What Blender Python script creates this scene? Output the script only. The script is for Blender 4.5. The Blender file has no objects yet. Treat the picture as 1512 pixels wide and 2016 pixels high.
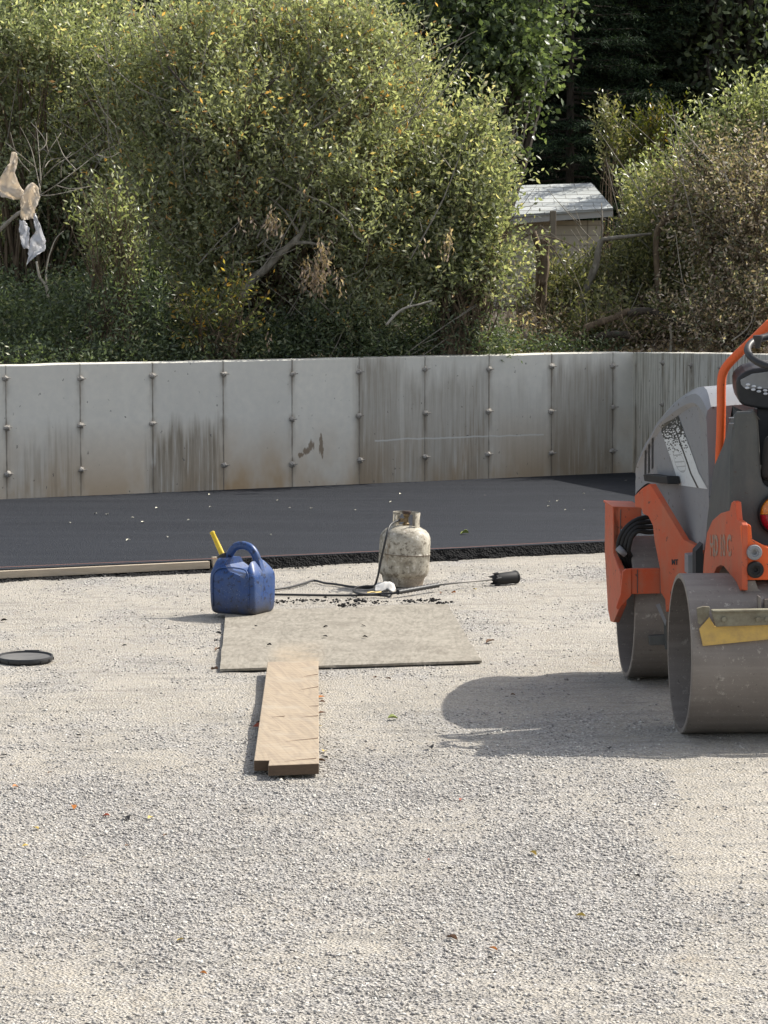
import bpy, math, random
import numpy as np
from mathutils import Vector, Matrix, noise as mnoise
from mathutils.bvhtree import BVHTree
R_ = math.radians
random.seed(11)
rng = np.random.default_rng(11)
scn = bpy.context.scene
COL = scn.collection

# ------------------------------------------------------------------ camera
FPX, CH = 5750.0, 2.1
PITCH = math.atan(518 / FPX)
cam_d = bpy.data.cameras.new('camera')
cam = bpy.data.objects.new('camera', cam_d); COL.objects.link(cam)
cam.location = (0, 0, CH); cam.rotation_euler = (math.pi / 2 - PITCH, 0, 0)
cam_d.sensor_fit = 'VERTICAL'; cam_d.sensor_height = 36; cam_d.lens = 36 * FPX / 2016
cam_d.clip_start = 0.1; cam_d.clip_end = 2000
scn.camera = cam

# ------------------------------------------------------------------ light
SUN_EL, SUN_AZ = 47, 28            # azimuth counted from +X towards +Y
w = bpy.data.worlds.new('World'); scn.world = w; w.use_nodes = True
nt = w.node_tree; bg = nt.nodes['Background']
sky = nt.nodes.new('ShaderNodeTexSky'); sky.sky_type = 'NISHITA'; sky.sun_disc = False
sky.sun_elevation = R_(SUN_EL); sky.sun_rotation = R_(90 - SUN_AZ)
sky.dust_density = 2.5; sky.ozone_density = .6
hs = nt.nodes.new('ShaderNodeHueSaturation'); hs.inputs['Saturation'].default_value = .5      # thin white cloud
nt.links.new(sky.outputs[0], hs.inputs['Color']); nt.links.new(hs.outputs[0], bg.inputs[0]); bg.inputs[1].default_value = 0.15
sd = bpy.data.lights.new('sun', 'SUN'); sd.energy = 4.3; sd.angle = R_(0.5); sd.color = (1, .95, .86)
sun = bpy.data.objects.new('sun', sd); COL.objects.link(sun)
sv = Vector((math.cos(R_(SUN_EL)) * math.cos(R_(SUN_AZ)), math.cos(R_(SUN_EL)) * math.sin(R_(SUN_AZ)), math.sin(R_(SUN_EL))))
sun.rotation_euler = sv.to_track_quat('Z', 'Y').to_euler()
scn.view_settings.view_transform = 'Standard'; scn.view_settings.look = 'None'
scn.view_settings.exposure = 0.50; scn.view_settings.gamma = 1
scn.cycles.max_bounces = 6; scn.cycles.transparent_max_bounces = 4
scn.cycles.diffuse_bounces = 3; scn.cycles.glossy_bounces = 2; scn.cycles.transmission_bounces = 3
scn.cycles.caustics_reflective = False; scn.cycles.caustics_refractive = False

# ------------------------------------------------------------------ placing helpers
FW = Vector((0, math.cos(PITCH), -math.sin(PITCH))); UP = Vector((0, math.sin(PITCH), math.cos(PITCH))); RT = Vector((1, 0, 0))
EYE = Vector((0, 0, CH))
def ray(px, py): return FW * FPX + RT * (px - 756) - UP * (py - 1008)
def G(px, py, z=0.0):
    d = ray(px, py); return EYE + d * ((z - CH) / d.z)
def P(px, py, Y):
    d = ray(px, py); return EYE + d * (Y / d.y)

# ------------------------------------------------------------------ mesh helpers
RINV = {}
def tag(o, label=None, cat=None, group=None, kind=None):
    if label: o['label'] = label
    if cat: o['category'] = cat
    if group: o['group'] = group
    if kind: o['kind'] = kind
    return o
def empty(name, loc, rz=0.0, **k):
    o = bpy.data.objects.new(name, None); COL.objects.link(o)
    o.empty_display_size = .1
    o.location = loc; o.rotation_euler = (0, 0, rz)
    RINV[o] = (Matrix.Translation(Vector(loc)) @ Matrix.Rotation(rz, 4, 'Z')).inverted()
    return tag(o, **k)
def link_mesh(name, me, mat, parent=None, origin=None, smooth=False):
    o = bpy.data.objects.new(name, me); COL.objects.link(o)
    if mat: me.materials.append(mat)
    if parent is not None:
        o.parent = parent; inv = RINV[parent]; me.transform(inv); RINV[o] = inv
    else:
        org = Vector(origin) if origin is not None else Vector((0, 0, 0))
        me.transform(Matrix.Translation(-org)); o.location = org; RINV[o] = Matrix.Translation(-org)
    if smooth:
        for p in me.polygons: p.use_smooth = True
    return o
class MB:
    def __init__(s): s.v = []; s.f = []
    def add(s, vs, fs):
        b = len(s.v); s.v += [tuple(v) for v in vs]; s.f += [tuple(b + i for i in f) for f in fs]; return s
    def box(s, c, d, rz=0, rot=None):
        m = rot if rot is not None else Matrix.Rotation(rz, 3, 'Z')
        vs = [Vector(c) + m @ Vector((x * d[0] / 2, y * d[1] / 2, z * d[2] / 2)) for x in (-1, 1) for y in (-1, 1) for z in (-1, 1)]
        return s.add(vs, [(0, 1, 3, 2), (4, 6, 7, 5), (0, 4, 5, 1), (2, 3, 7, 6), (0, 2, 6, 4), (1, 5, 7, 3)])
    def tube(s, pts, r, n=8, caps=True):
        pts = [Vector(p) for p in pts]
        rs = r if hasattr(r, '__len__') else [r] * len(pts)
        up = None; vs = []
        for i, p in enumerate(pts):
            t = (pts[min(i + 1, len(pts) - 1)] - pts[max(i - 1, 0)])
            t = t.normalized() if t.length > 1e-9 else Vector((0, 0, 1))
            if up is None: up = Vector((0, 0, 1)) if abs(t.z) < .9 else Vector((1, 0, 0))
            a = up - t * up.dot(t)
            if a.length < 1e-4: a = t.orthogonal()
            a.normalize(); b = t.cross(a); up = a
            for k in range(n):
                an = 2 * math.pi * k / n
                vs.append(p + (a * math.cos(an) + b * math.sin(an)) * rs[i])
        fs = [(i * n + k, i * n + (k + 1) % n, (i + 1) * n + (k + 1) % n, (i + 1) * n + k) for i in range(len(pts) - 1) for k in range(n)]
        if caps:
            fs.append(tuple(range(n))[::-1]); fs.append(tuple((len(pts) - 1) * n + k for k in range(n)))
        return s.add(vs, fs)
    def lathe(s, prof, n=32, m=None, close=False):
        m = m or Matrix.Identity(4); vs = []
        for (r, z) in prof:
            for k in range(n):
                a = 2 * math.pi * k / n
                vs.append(m @ Vector((r * math.cos(a), r * math.sin(a), z)))
        L = len(prof)
        fs = [(i * n + k, i * n + (k + 1) % n, ((i + 1) % L) * n + (k + 1) % n, ((i + 1) % L) * n + k) for i in range(L if close else L - 1) for k in range(n)]
        return s.add(vs, fs)
    def prism(s, pts, ex):
        pts = [Vector(p) for p in pts]; ex = Vector(ex); n = len(pts)
        vs = pts + [p + ex for p in pts]
        fs = [tuple(range(n)), tuple(range(2 * n - 1, n - 1, -1))] + [(i, i + n, (i + 1) % n + n, (i + 1) % n) for i in range(n)]
        return s.add(vs, fs)
    def build(s, name, mat, parent=None, origin=None, smooth=False, bevel=0, seg=2, auto=None):
        me = bpy.data.meshes.new(name); me.from_pydata(s.v, [], s.f); me.validate()
        import bmesh
        bm = bmesh.new(); bm.from_mesh(me)
        bmesh.ops.recalc_face_normals(bm, faces=bm.faces); bm.to_mesh(me); bm.free()
        o = link_mesh(name, me, mat, parent, origin, smooth)
        if auto is not None:
            for p in me.polygons: p.use_smooth = True
            me.set_sharp_from_angle(angle=R_(auto))
        if bevel:
            b = o.modifiers.new('bevel', 'BEVEL'); b.width = bevel; b.segments = seg; b.limit_method = 'ANGLE'; b.angle_limit = R_(35)
            b.harden_normals = False
        return o
def np_mesh(name, V, F, mat, parent=None, origin=None, attr=None, attr_domain='FACE', smooth=False):
    """V (n,3) float, F (m,k) int"""
    me = bpy.data.meshes.new(name)
    k = F.shape[1]; me.vertices.add(len(V)); me.vertices.foreach_set('co', V.astype(np.float32).ravel())
    me.loops.add(F.size); me.loops.foreach_set('vertex_index', F.astype(np.int32).ravel())
    me.polygons.add(len(F)); me.polygons.foreach_set('loop_start', np.arange(0, F.size, k, dtype=np.int32))
    me.update(calc_edges=True)
    if attr:
        for nm, dat in attr.items():
            a = me.attributes.new(nm, 'FLOAT', attr_domain); a.data.foreach_set('value', dat.astype(np.float32))
    return link_mesh(name, me, mat, parent, origin, smooth)
def catmull(pts, n=6):
    pts = [Vector(p) for p in pts]; out = []
    for i in range(len(pts) - 1):
        p0, p1, p2, p3 = pts[max(i - 1, 0)], pts[i], pts[i + 1], pts[min(i + 2, len(pts) - 1)]
        for k in range(n):
            t = k / n
            out.append(.5 * ((2 * p1) + (p2 - p0) * t + (2 * p0 - 5 * p1 + 4 * p2 - p3) * t * t + (3 * p1 - p0 - 3 * p2 + p3) * t ** 3))
    out.append(pts[-1]); return out

# ------------------------------------------------------------------ material helpers
class NT:
    def __init__(s, name):
        s.m = bpy.data.materials.new(name); s.m.use_nodes = True; s.t = s.m.node_tree
        s.b = s.t.nodes['Principled BSDF']; s.out = s.t.nodes['Material Output']
        s.b.inputs['Specular IOR Level'].default_value = .4
    def n(s, typ, **k):
        x = s.t.nodes.new('ShaderNode' + typ)
        for a, v in k.items(): setattr(x, a, v)
        return x
    def l(s, a, b): s.t.links.new(a, b)
    def coord(s, kind='Object', scale=(1, 1, 1), rot=(0, 0, 0), loc=(0, 0, 0)):
        c = s.n('TexCoord'); m = s.n('Mapping'); s.l(c.outputs[kind], m.inputs[0])
        m.inputs['Scale'].default_value = scale; m.inputs['Rotation'].default_value = rot; m.inputs['Location'].default_value = loc
        return m.outputs[0]
    def noise(s, co, scale=5, detail=4, rough=.6, dist=0):
        x = s.n('TexNoise'); s.l(co, x.inputs['Vector']); x.inputs['Scale'].default_value = scale
        x.inputs['Detail'].default_value = detail; x.inputs['Roughness'].default_value = rough; x.inputs['Distortion'].default_value = dist
        return x.outputs[0]
    def vor(s, co, scale=5, feature='F1', out='Distance', rand=1):
        x = s.n('TexVoronoi', feature=feature); s.l(co, x.inputs['Vector']); x.inputs['Scale'].default_value = scale
        x.inputs['Randomness'].default_value = rand
        return x.outputs[out]
    def ramp(s, fac, stops, mode='LINEAR'):
        x = s.n('ValToRGB'); x.color_ramp.interpolation = mode; e = x.color_ramp.elements
        while len(e) < len(stops): e.new(.5)
        for i, (p, c) in enumerate(stops):
            e[i].position = p; e[i].color = (c, c, c, 1) if not hasattr(c, '__len__') else (*c, 1)
        s.l(fac, x.inputs[0]); return x.outputs[0]
    def mix(s, f, a, b, mode='MIX'):
        x = s.n('Mix', data_type='RGBA', blend_type=mode); x.clamp_factor = True
        for sock, v in ((x.inputs[0], f), (x.inputs[6], a), (x.inputs[7], b)):
            if isinstance(v, (int, float)): sock.default_value = v
            elif isinstance(v, tuple): sock.default_value = (*v, 1)
            else: s.l(v, sock)
        return x.outputs[2]
    def math(s, op, a, b=0.0, c=None):
        x = s.n('Math', operation=op)
        for i, v in enumerate((a, b) if c is None else (a, b, c)):
            if isinstance(v, (int, float)): x.inputs[i].default_value = v
            else: s.l(v, x.inputs[i])
        return x.outputs[0]
    def mrange(s, v, a, b, c=0, d=1):
        x = s.n('MapRange'); s.l(v, x.inputs[0])
        for i, q in enumerate((a, b, c, d)): x.inputs[i + 1].default_value = q
        return x.outputs[0]
    def bump(s, h, st=.3, dist=.01, prev=None):
        x = s.n('Bump'); s.l(h, x.inputs['Height']); x.inputs['Strength'].default_value = st; x.inputs['Distance'].default_value = dist
        if prev is not None: s.l(prev, x.inputs['Normal'])
        return x.outputs[0]
    def attr(s, nm):
        x = s.n('Attribute'); x.attribute_name = nm; return x.outputs['Fac']
    def sep(s, co):
        x = s.n('SeparateXYZ'); s.l(co, x.inputs[0]); return x.outputs
    def fin(s, col=None, rough=None, nrm=None, metal=None):
        for nm, v in (('Base Color', col), ('Roughness', rough), ('Metallic', metal)):
            if v is None: continue
            if isinstance(v, (int, float)): s.b.inputs[nm].default_value = v
            elif isinstance(v, tuple): s.b.inputs[nm].default_value = (*v, 1)
            else: s.l(v, s.b.inputs[nm])
        if nrm is not None: s.l(nrm, s.b.inputs['Normal'])
        return s.m
def worn(name, col, dirt=(.3, .27, .22), amt=.35, rough=.5, scale=6, metal=0, bump=.15, fine=60, lo=.45, hi=.75):
    t = NT(name); co = t.coord()
    f = t.ramp(t.noise(co, scale, 6, .65), [(lo, 0), (hi, 1)])
    g = t.noise(co, fine, 3, .6)
    f2 = t.math('MULTIPLY', f, amt); f3 = t.math('ADD', f2, t.mrange(g, .55, .8, 0, amt * .6))
    c = t.mix(f3, col, dirt)
    c = t.mix(t.mrange(g, .3, .7, 0, .25), c, tuple(x * .7 for x in col))
    return t.fin(c, t.mrange(f, 0, 1, rough, min(1, rough + .25)), t.bump(g, bump, .002), metal)

# ------------------------------------------------------------------ setting: ground
def vnoise(x, y, sc, seed=0):
    """smooth value noise on arrays"""
    r = np.random.default_rng(seed).random((256, 256))
    X = x * sc + 1000.3; Y = y * sc + 1000.7
    xi = np.floor(X).astype(int); yi = np.floor(Y).astype(int); fx = X - xi; fy = Y - yi
    fx = fx * fx * (3 - 2 * fx); fy = fy * fy * (3 - 2 * fy)
    g = lambda a, b: r[a % 256, b % 256]
    return (g(xi, yi) * (1 - fx) + g(xi + 1, yi) * fx) * (1 - fy) + (g(xi, yi + 1) * (1 - fx) + g(xi + 1, yi + 1) * fx) * fy
def fbm(x, y, sc, seed=0, o=4):
    s = 0; a = .5
    for i in range(o): s = s + a * vnoise(x, y, sc * 2 ** i, seed + i); a *= .5
    return s / (1 - .5 ** o)
def loose(x, y):
    """how much loose stone lies on the packed fines: more towards the viewer"""
    n = .55 * fbm(x * .9, y * .75, 1.5, 5) + .45 * fbm(x, y * .75, 3.5, 42)
    near = np.clip((12.6 - y) / 1.6, 0, 1)
    side = np.clip((x - (y * .094)) / .12, 0, 1)            # the swept strip at the right
    m = near * .56 + (n - .5) * 2.6 + .05 - .62 * side * (y < 12.6)
    return np.clip(m, 0, 1)
def gheight(x, y):
    h = (fbm(x, y, 1.2, 30) - .5) * .03 + (fbm(x, y, 5, 33) - .5) * .012
    far = np.clip((30 - np.abs(y - 14)) / 8, 0, 1)
    return h * far - .004
def axis(lo, hi, step, far_lo, far_hi):
    a = list(np.arange(lo, hi + step, step)); v, s = lo, step
    while v > far_lo: s *= 1.6; v -= s; a.insert(0, v)
    v, s = a[-1], step
    while v < far_hi: s *= 1.6; v += s; a.append(v)
    return np.array(a)
gx = axis(-2.6, 3.0, .03, -300, 300); gy = axis(7.2, 20.5, .03, -60, 500)
XX, YY = np.meshgrid(gx, gy); ZZ = gheight(XX, YY)
nx, ny = len(gx), len(gy)
idx = np.arange(nx * ny).reshape(ny, nx)
GF = np.stack([idx[:-1, :-1], idx[:-1, 1:], idx[1:, 1:], idx[1:, :-1]], -1).reshape(-1, 4)
t = NT('gravel_ground'); co = t.coord()
ms = t.attr('loose')
big = t.noise(t.coord(scale=(1, .6, 1)), 2.2, 5, .6)
pack = t.mix(t.ramp(big, [(.35, 0), (.7, 1)]), (.50, .452, .372), (.40, .36, .295))
fine = t.vor(co, 95, 'F1'); fcol = t.vor(co, 95, 'F1', 'Color')
bw = t.n('RGBToBW'); t.l(fcol, bw.inputs[0])
grit = t.mix(bw.outputs[0], (.17, .16, .155), (.55, .53, .50))
n2 = t.noise(co, 160, 3, .7); n3 = t.noise(co, 22, 4, .7)
fac = t.math('MULTIPLY', ms, .75)
fac = t.math('ADD', fac, t.mrange(n3, .42, .66, .12, .7))
c = t.mix(fac, pack, grit)
c = t.mix(t.mrange(n2, .55, .68, 0, .7), c, (.15, .14, .12))
v4 = t.vor(co, 60, 'F1', 'Color'); bw4 = t.n('RGBToBW'); t.l(v4, bw4.inputs[0]); d4 = t.vor(co, 60)
peb = t.math('MULTIPLY', t.math('GREATER_THAN', bw4.outputs[0], .66), t.mrange(d4, .30, .36, 1, 0)); c = t.mix(t.math('MULTIPLY', peb, .8), c, (.24, .23, .22))
peb2 = t.math('MULTIPLY', t.math('LESS_THAN', bw4.outputs[0], .30), t.mrange(d4, .30, .36, 1, 0)); c = t.mix(t.math('MULTIPLY', peb2, .6), c, (.66, .63, .58))
stain = t.noise(t.coord(scale=(1, .45, 1), loc=(3, 1, 0)), 5, 5, .65)
c = t.mix(t.mrange(stain, .60, .74, 0, .5), c, (.25, .205, .15))
stk = t.noise(t.coord(scale=(.5, 2.2, 1), loc=(7, 2, 0)), 3.2, 5, .7); c = t.mix(t.mrange(stk, .52, .64, 0, .65), c, (.25, .235, .21))
b = t.bump(t.noise(co, 30, 5, .7), .35, .02); b = t.bump(fine, .8, .015, b); b = t.bump(n2, .5, .007, b)
M_ground = t.fin(c, .95, b)
V = np.stack([XX.ravel(), YY.ravel(), ZZ.ravel()], 1)
g = np_mesh('ground', V, GF, M_ground, attr={'loose': loose(XX, YY).ravel()}, attr_domain='POINT', smooth=True)
tag(g, kind='structure')

# loose crushed stone
def stones(name, n, ylo, yhi, smin, smax, mat, dens, zoff=0, zf=gheight, cols=(0, 1)):
    y = rng.uniform(ylo, yhi, n); x = rng.uniform(-1, 1, n) * (y * .1315 + .35)
    keep = rng.random(n) < dens(x, y); x, y = x[keep], y[keep]; n = len(x)
    s = smin + (smax - smin) * rng.random(n) ** 2.2
    base = np.array([[1, 0, 0], [-1, 0, 0], [0, 1, 0], [0, -1, 0], [0, 0, 1], [0, 0, -1], ], float)
    T = np.array([[0, 2, 4], [2, 1, 4], [1, 3, 4], [3, 0, 4], [2, 0, 5], [1, 2, 5], [3, 1, 5], [0, 3, 5]])
    v = base[None] * rng.uniform(.6, 1.25, (n, 6, 1)) + rng.normal(0, .28, (n, 6, 3))
    v *= (s[:, None, None] * np.stack([rng.uniform(.8, 1.3, n), rng.uniform(.8, 1.3, n), rng.uniform(.5, .95, n)], 1)[:, None, :])
    a = rng.uniform(0, 6.28, n); ca, sa = np.cos(a), np.sin(a)
    vx = v[..., 0] * ca[:, None] - v[..., 1] * sa[:, None]; vy = v[..., 0] * sa[:, None] + v[..., 1] * ca[:, None]
    z = zf(x, y) + s * .25 + zoff
    v = np.stack([vx + x[:, None], vy + y[:, None], v[..., 2] + z[:, None]], -1)
    F = (T[None] + (np.arange(n) * 6)[:, None, None]).reshape(-1, 3)
    o = np_mesh(name, v.reshape(-1, 3), F, mat, attr={'rnd': np.repeat(rng.uniform(*cols, n), 8)})
    return o
t = NT('crushed_stone')
c = t.ramp(t.attr('rnd'), [(0, (.24, .225, .215)), (.15, (.34, .32, .30)), (.5, (.42, .395, .36)), (.8, (.50, .475, .43)), (1, (.62, .60, .55))])
M_stone = t.fin(c, .9, t.bump(t.noise(t.coord(), 220, 3), .4, .002))
dn = lambda x, y: np.clip(loose(x, y) * 1.1 + .06, 0, 1) * np.clip((14.5 - y) / 3, .45, 1)
o = stones('loose_gravel', 230000, 7.4, 19.5, .0028, .0082, M_stone, dn)
tag(o, 'loose grey crushed stone scattered over the packed gravel yard', 'gravel', kind='stuff')

# ------------------------------------------------------------------ retaining wall
ZP = .07                                           # top of the new asphalt
WA = G(0, 983, ZP); WC = G(1245, 930, ZP)
wd = (WC - WA); wd.z = 0; wd.normalize(); wn = Vector((wd.y, -wd.x, 0))    # towards the viewer
WALL_Z = 1.165
rz_main = math.atan2(wd.y, wd.x)
def along(px, py=960):
    d = ray(px, py); n = wn; k = (WA - EYE).dot(n) / d.dot(n); q = EYE + d * k; return (q - WA).dot(wd)
j0, j1 = along(14), along(1205)
PITCHJ = (j1 - j0) / 9
def conc(name, pitch, off):
    t = NT(name); co = t.coord(); xyz = t.sep(co)
    # panel to panel differences
    pid = t.math('FLOOR', t.math('ADD', t.math('DIVIDE', xyz[0], pitch), off))
    wn_ = t.n('TexWhiteNoise', noise_dimensions='1D'); t.l(pid, wn_.inputs['W']); pr = wn_.outputs[0]
    n1 = t.noise(co, 1.6, 6, .6); n2 = t.noise(co, 14, 5, .65)
    c = t.mix(n1, (.60, .575, .50), (.78, .75, .665))
    c = t.mix(t.mrange(pr, 0, 1, 0, .35), c, (.50, .495, .46))
    c = t.mix(t.mrange(n2, .35, .7, 0, .4), c, (.50, .495, .46))
    # rusty brown wash towards the foot
    foot = t.mrange(xyz[2], .05, .62, 1, 0); nf = t.noise(t.coord(scale=(1, 1, .5)), 1.7, 4, .6)
    c = t.mix(t.math('MULTIPLY', t.math('MULTIPLY', foot, t.mrange(nf, .34, .55, .1, 1)), t.mrange(t.math('FRACT', t.math('MULTIPLY', pr, 7.3)), 0, .6, .75, 1)), c, (.43, .31, .185))
    # drip streaks
    st = t.noise(t.coord(scale=(1, 1, .045)), 38, 5, .6); zone = t.noise(t.coord(scale=(1, 1, .35), loc=(.6, 0, .2)), 1.15, 2, .5)
    zone = t.mrange(zone, .40, .60, .35, 1)
    if name == 'wall_concrete':
        def win(p0, p1, top=9.0, amt=1.0):
            a_, b_ = along(p0), along(p1); w1 = t.mrange(xyz[0], a_ - .04, a_ + .05, 0, 1); w2 = t.mrange(xyz[0], b_ - .05, b_ + .04, 1, 0)
            edge = t.math('ADD', xyz[2], t.math('MULTIPLY', t.math('SUBTRACT', t.noise(t.coord(scale=(1, 1, .1)), 9, 3), .5), .7))
            return t.math('MULTIPLY', t.math('MULTIPLY', t.math('MULTIPLY', w1, w2), t.mrange(edge, top - .1, top + .1, 1, 0)), amt)
        wsum = win(292, 432, .52); 
        for args in ((700, 790, 1.1, .95), (790, 960, .92, .8), (1080, 1208, 1.0, .95), (960, 1080, .8, .3), (20, 150, .5, .35)): wsum = t.math('MAXIMUM', wsum, win(*args))
        zone = t.math('MULTIPLY', wsum, zone)
        c = t.mix(t.math('MULTIPLY', wsum, .58), c, (.25, .22, .175))
        rx, rz_ = along(618, 900), .36
        sm = 0.0
        for (px_, z_, wx_, wz_) in ((632, .385, .030, .11), (634, .33, .022, .10), (613, .37, .035, .07), (604, .335, .045, .045), (592, .30, .04, .03)):
            ux = t.math('DIVIDE', t.math('SUBTRACT', xyz[0], along(px_, 900)), wx_); uz = t.math('DIVIDE', t.math('SUBTRACT', xyz[2], z_ - .03), wz_)
            e_ = t.math('SUBTRACT', 1.3, t.math('SQRT', t.math('ADD', t.math('MULTIPLY', ux, ux), t.math('MULTIPLY', uz, uz)))); sm = t.math('MAXIMUM', sm, e_)
        sm = t.math('ADD', sm, t.math('MULTIPLY', t.math('SUBTRACT', t.noise(t.coord(scale=(1, 1, .35)), 34, 5, .7), .5), 2.2))
        c = t.mix(t.mrange(sm, .55, .8, 0, .8), c, (.17, .115, .065))
    c = t.mix(t.math('MULTIPLY', t.mrange(st, .49, .60, 0, .85), zone), c, (.21, .175, .125))
    c = t.mix(t.math('MULTIPLY', t.mrange(st, .34, .45, .7, 0), zone), c, (.70, .69, .64))
    # bug holes
    wv_ = t.n('TexNoise'); t.l(co, wv_.inputs['Vector']); wv_.inputs['Scale'].default_value = 30; vm = t.n('VectorMath', operation='MULTIPLY_ADD'); t.l(wv_.outputs['Color'], vm.inputs[0]); vm.inputs[1].default_value = (.045, .045, .045); t.l(t.coord(scale=(1, 1, .7)), vm.inputs[2]); bh = t.vor(vm.outputs[0], 13); bm_ = t.noise(co, 2.6, 3)
    hole = t.math('MULTIPLY', t.mrange(t.math('ADD', bh, t.math('MULTIPLY', n2, .12)), .115, .16, 1, 0), t.mrange(bm_, .40, .50, 0, 1))
    c = t.mix(t.math('MULTIPLY', hole, .75), c, (.12, .12, .11))
    if name == 'wall_concrete':
        # long pale scratch and damp patch
        wob = t.math('MULTIPLY', t.math('SUBTRACT', t.noise(t.coord(scale=(1, 1, 0)), 3, 4), .5), .05)
        dz = t.math('ABSOLUTE', t.math('SUBTRACT', t.math('SUBTRACT', xyz[2], .375), wob))
        inx = t.math('MULTIPLY', t.math('GREATER_THAN', xyz[0], along(738)), t.math('LESS_THAN', xyz[0], along(1070)))
        c = t.mix(t.math('MULTIPLY', t.mrange(dz, .003, .009, .75, 0), inx), c, (.62, .62, .58))
    # joints between the form panels
    fr = t.math('ABSOLUTE', t.math('SUBTRACT', t.math('FRACT', t.math('ADD', t.math('DIVIDE', t.math('ADD', xyz[0], t.math('MULTIPLY', t.math('SUBTRACT', t.noise(t.coord(scale=(0, 0, 1)), 6, 3), .5), .012)), pitch), off)), .5))
    jd = t.math('MULTIPLY', t.math('SUBTRACT', .5, fr), pitch)
    jn = t.noise(t.coord(scale=(1, 1, .5)), 9, 3)
    c = t.mix(t.math('MULTIPLY', t.mrange(jd, .002, .010, .9, 0), t.mrange(jn, .3, .6, .25, 1)), c, (.10, .09, .075))
    c = t.mix(t.math('MULTIPLY', t.mrange(jd, .0, .06, .4, 0), t.mrange(jn, .4, .7, 0, 1)), c, (.26, .22, .17))
    for zz in (.275, .66, 1.045):
        dzz = t.math('SUBTRACT', xyz[2], zz - .07); below = t.mrange(dzz, -.20, 0, 0, 1); above = t.mrange(dzz, .0, .05, 1, 0)
        sp_ = t.math('MULTIPLY', t.math('MULTIPLY', below, above), t.mrange(t.math('ADD', jd, t.math('MULTIPLY', t.noise(t.coord(scale=(1, 1, .3)), 30, 4), .06)), .025, .07, .8, 0))
        c = t.mix(sp_, c, (.16, .125, .085))
    h = t.math('ADD', t.math('MULTIPLY', t.mrange(jd, .0, .008, 1, 0), 1.0), t.math('MULTIPLY', hole, -1))
    b = t.bump(h, .5, .006); b = t.bump(n2, .12, .004, b)
    return t.fin(c, .9, b)
M_wall = conc('wall_concrete', PITCHJ, -j0 / PITCHJ)
M_wall2 = conc('return_wall_concrete', .58, -.06 / .58)
L0 = -3.2
wall = empty('retaining_wall', WA, rz_main, label='stained grey cast concrete retaining wall behind the black asphalt, with form tie marks', cat='wall')
TH = .2
ev = wd
def wall_sec(a, b, nrm, za, zb, mat, topw=TH, seg=40):
    """box following a..b, back side away from nrm, slightly uneven top"""
    mb = MB(); vs = []; d = b - a
    for i in range(seg + 1):
        q = a + d * (i / seg); z = za + (zb - za) * (i / seg) + .006 * (random.random() - .5)
        for (o_, zz) in ((0, -.3), (0, z - .006), (.008, z), (topw, z + .002), (topw, -.3)):
            p = q - nrm * o_; vs.append((p.x, p.y, zz))
    fs = [(i * 5 + k, (i + 1) * 5 + k, (i + 1) * 5 + (k + 1) % 5, i * 5 + (k + 1) % 5) for i in range(seg) for k in range(5)]
    fs += [(0, 1, 2, 3, 4), tuple(seg * 5 + k for k in (4, 3, 2, 1, 0))]
    return mb.add(vs, fs)
# object frame of the sections: x along the wall (so textures follow it)
A0 = WA + wd * L0
o = wall_sec(A0, WC, wn, WALL_Z - .012, WALL_Z, M_wall).build('wall_section', M_wall, wall)
RD = Vector((.335, -.942, 0)).normalized(); RN = Vector((-RD.y, RD.x, 0)) * -1   # return wall, face to the asphalt side
if RN.x > 0: RN = -RN
wall2 = empty('return_wall', WC, math.atan2(RD.y, RD.x), label='shaded concrete return wall meeting the long wall at the corner behind the roller', cat='wall')
wall_sec(WC, WC + RD * 9, RN, WALL_Z, WALL_Z + .24, M_wall2, seg=40).build('wall_section', M_wall2, wall2)
t = NT('tie_metal'); co = t.coord()
M_tie = t.fin(t.mix(t.noise(co, 60, 3), (.16, .13, .10), (.5, .48, .44)), .7)
def tie(u, z, root, a, d, n):
    mb = MB(); c = a + d * u; c.z = z
    q = Vector((random.uniform(-.006, .006), 0, random.uniform(-.006, .006)))
    # torn lump of concrete and a bent steel stub
    vs = []; k = 7
    for r, h in ((.036, -.006), (.028, .010), (.012, .019)):
        for i in range(k):
            an = 6.283 * i / k; rr = r * random.uniform(.6, 1.25)
            p = c + d * (math.cos(an) * rr) + n * h; p.z += math.sin(an) * rr * .8; vs.append(p)
    fs = [(i + j * k, (i + 1) % k + j * k, (i + 1) % k + (j + 1) * k, i + (j + 1) * k) for j in range(2) for i in range(k)] + [tuple(range(2 * k, 3 * k))]
    mb.add(vs, fs)
    mb.tube([c + n * .005, c + n * .03 + d * .008, c + n * .045 + d * .03 + Vector((0, 0, .004))], .005, 5)
    mb.build('form_tie', M_tie, root)
for j in range(-3, 10):
    u = j0 + j * PITCHJ
    for z in (.275, .66, 1.045):
        if random.random() < .94: tie(u + random.uniform(-.008, .008), z + random.uniform(-.012, .012), wall, WA, wd, wn)
for j in range(1, 12):
    for z in (.33, .72, 1.09):
        tie(.06 + j * .58, z, wall2, WC, RD, RN)

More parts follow.
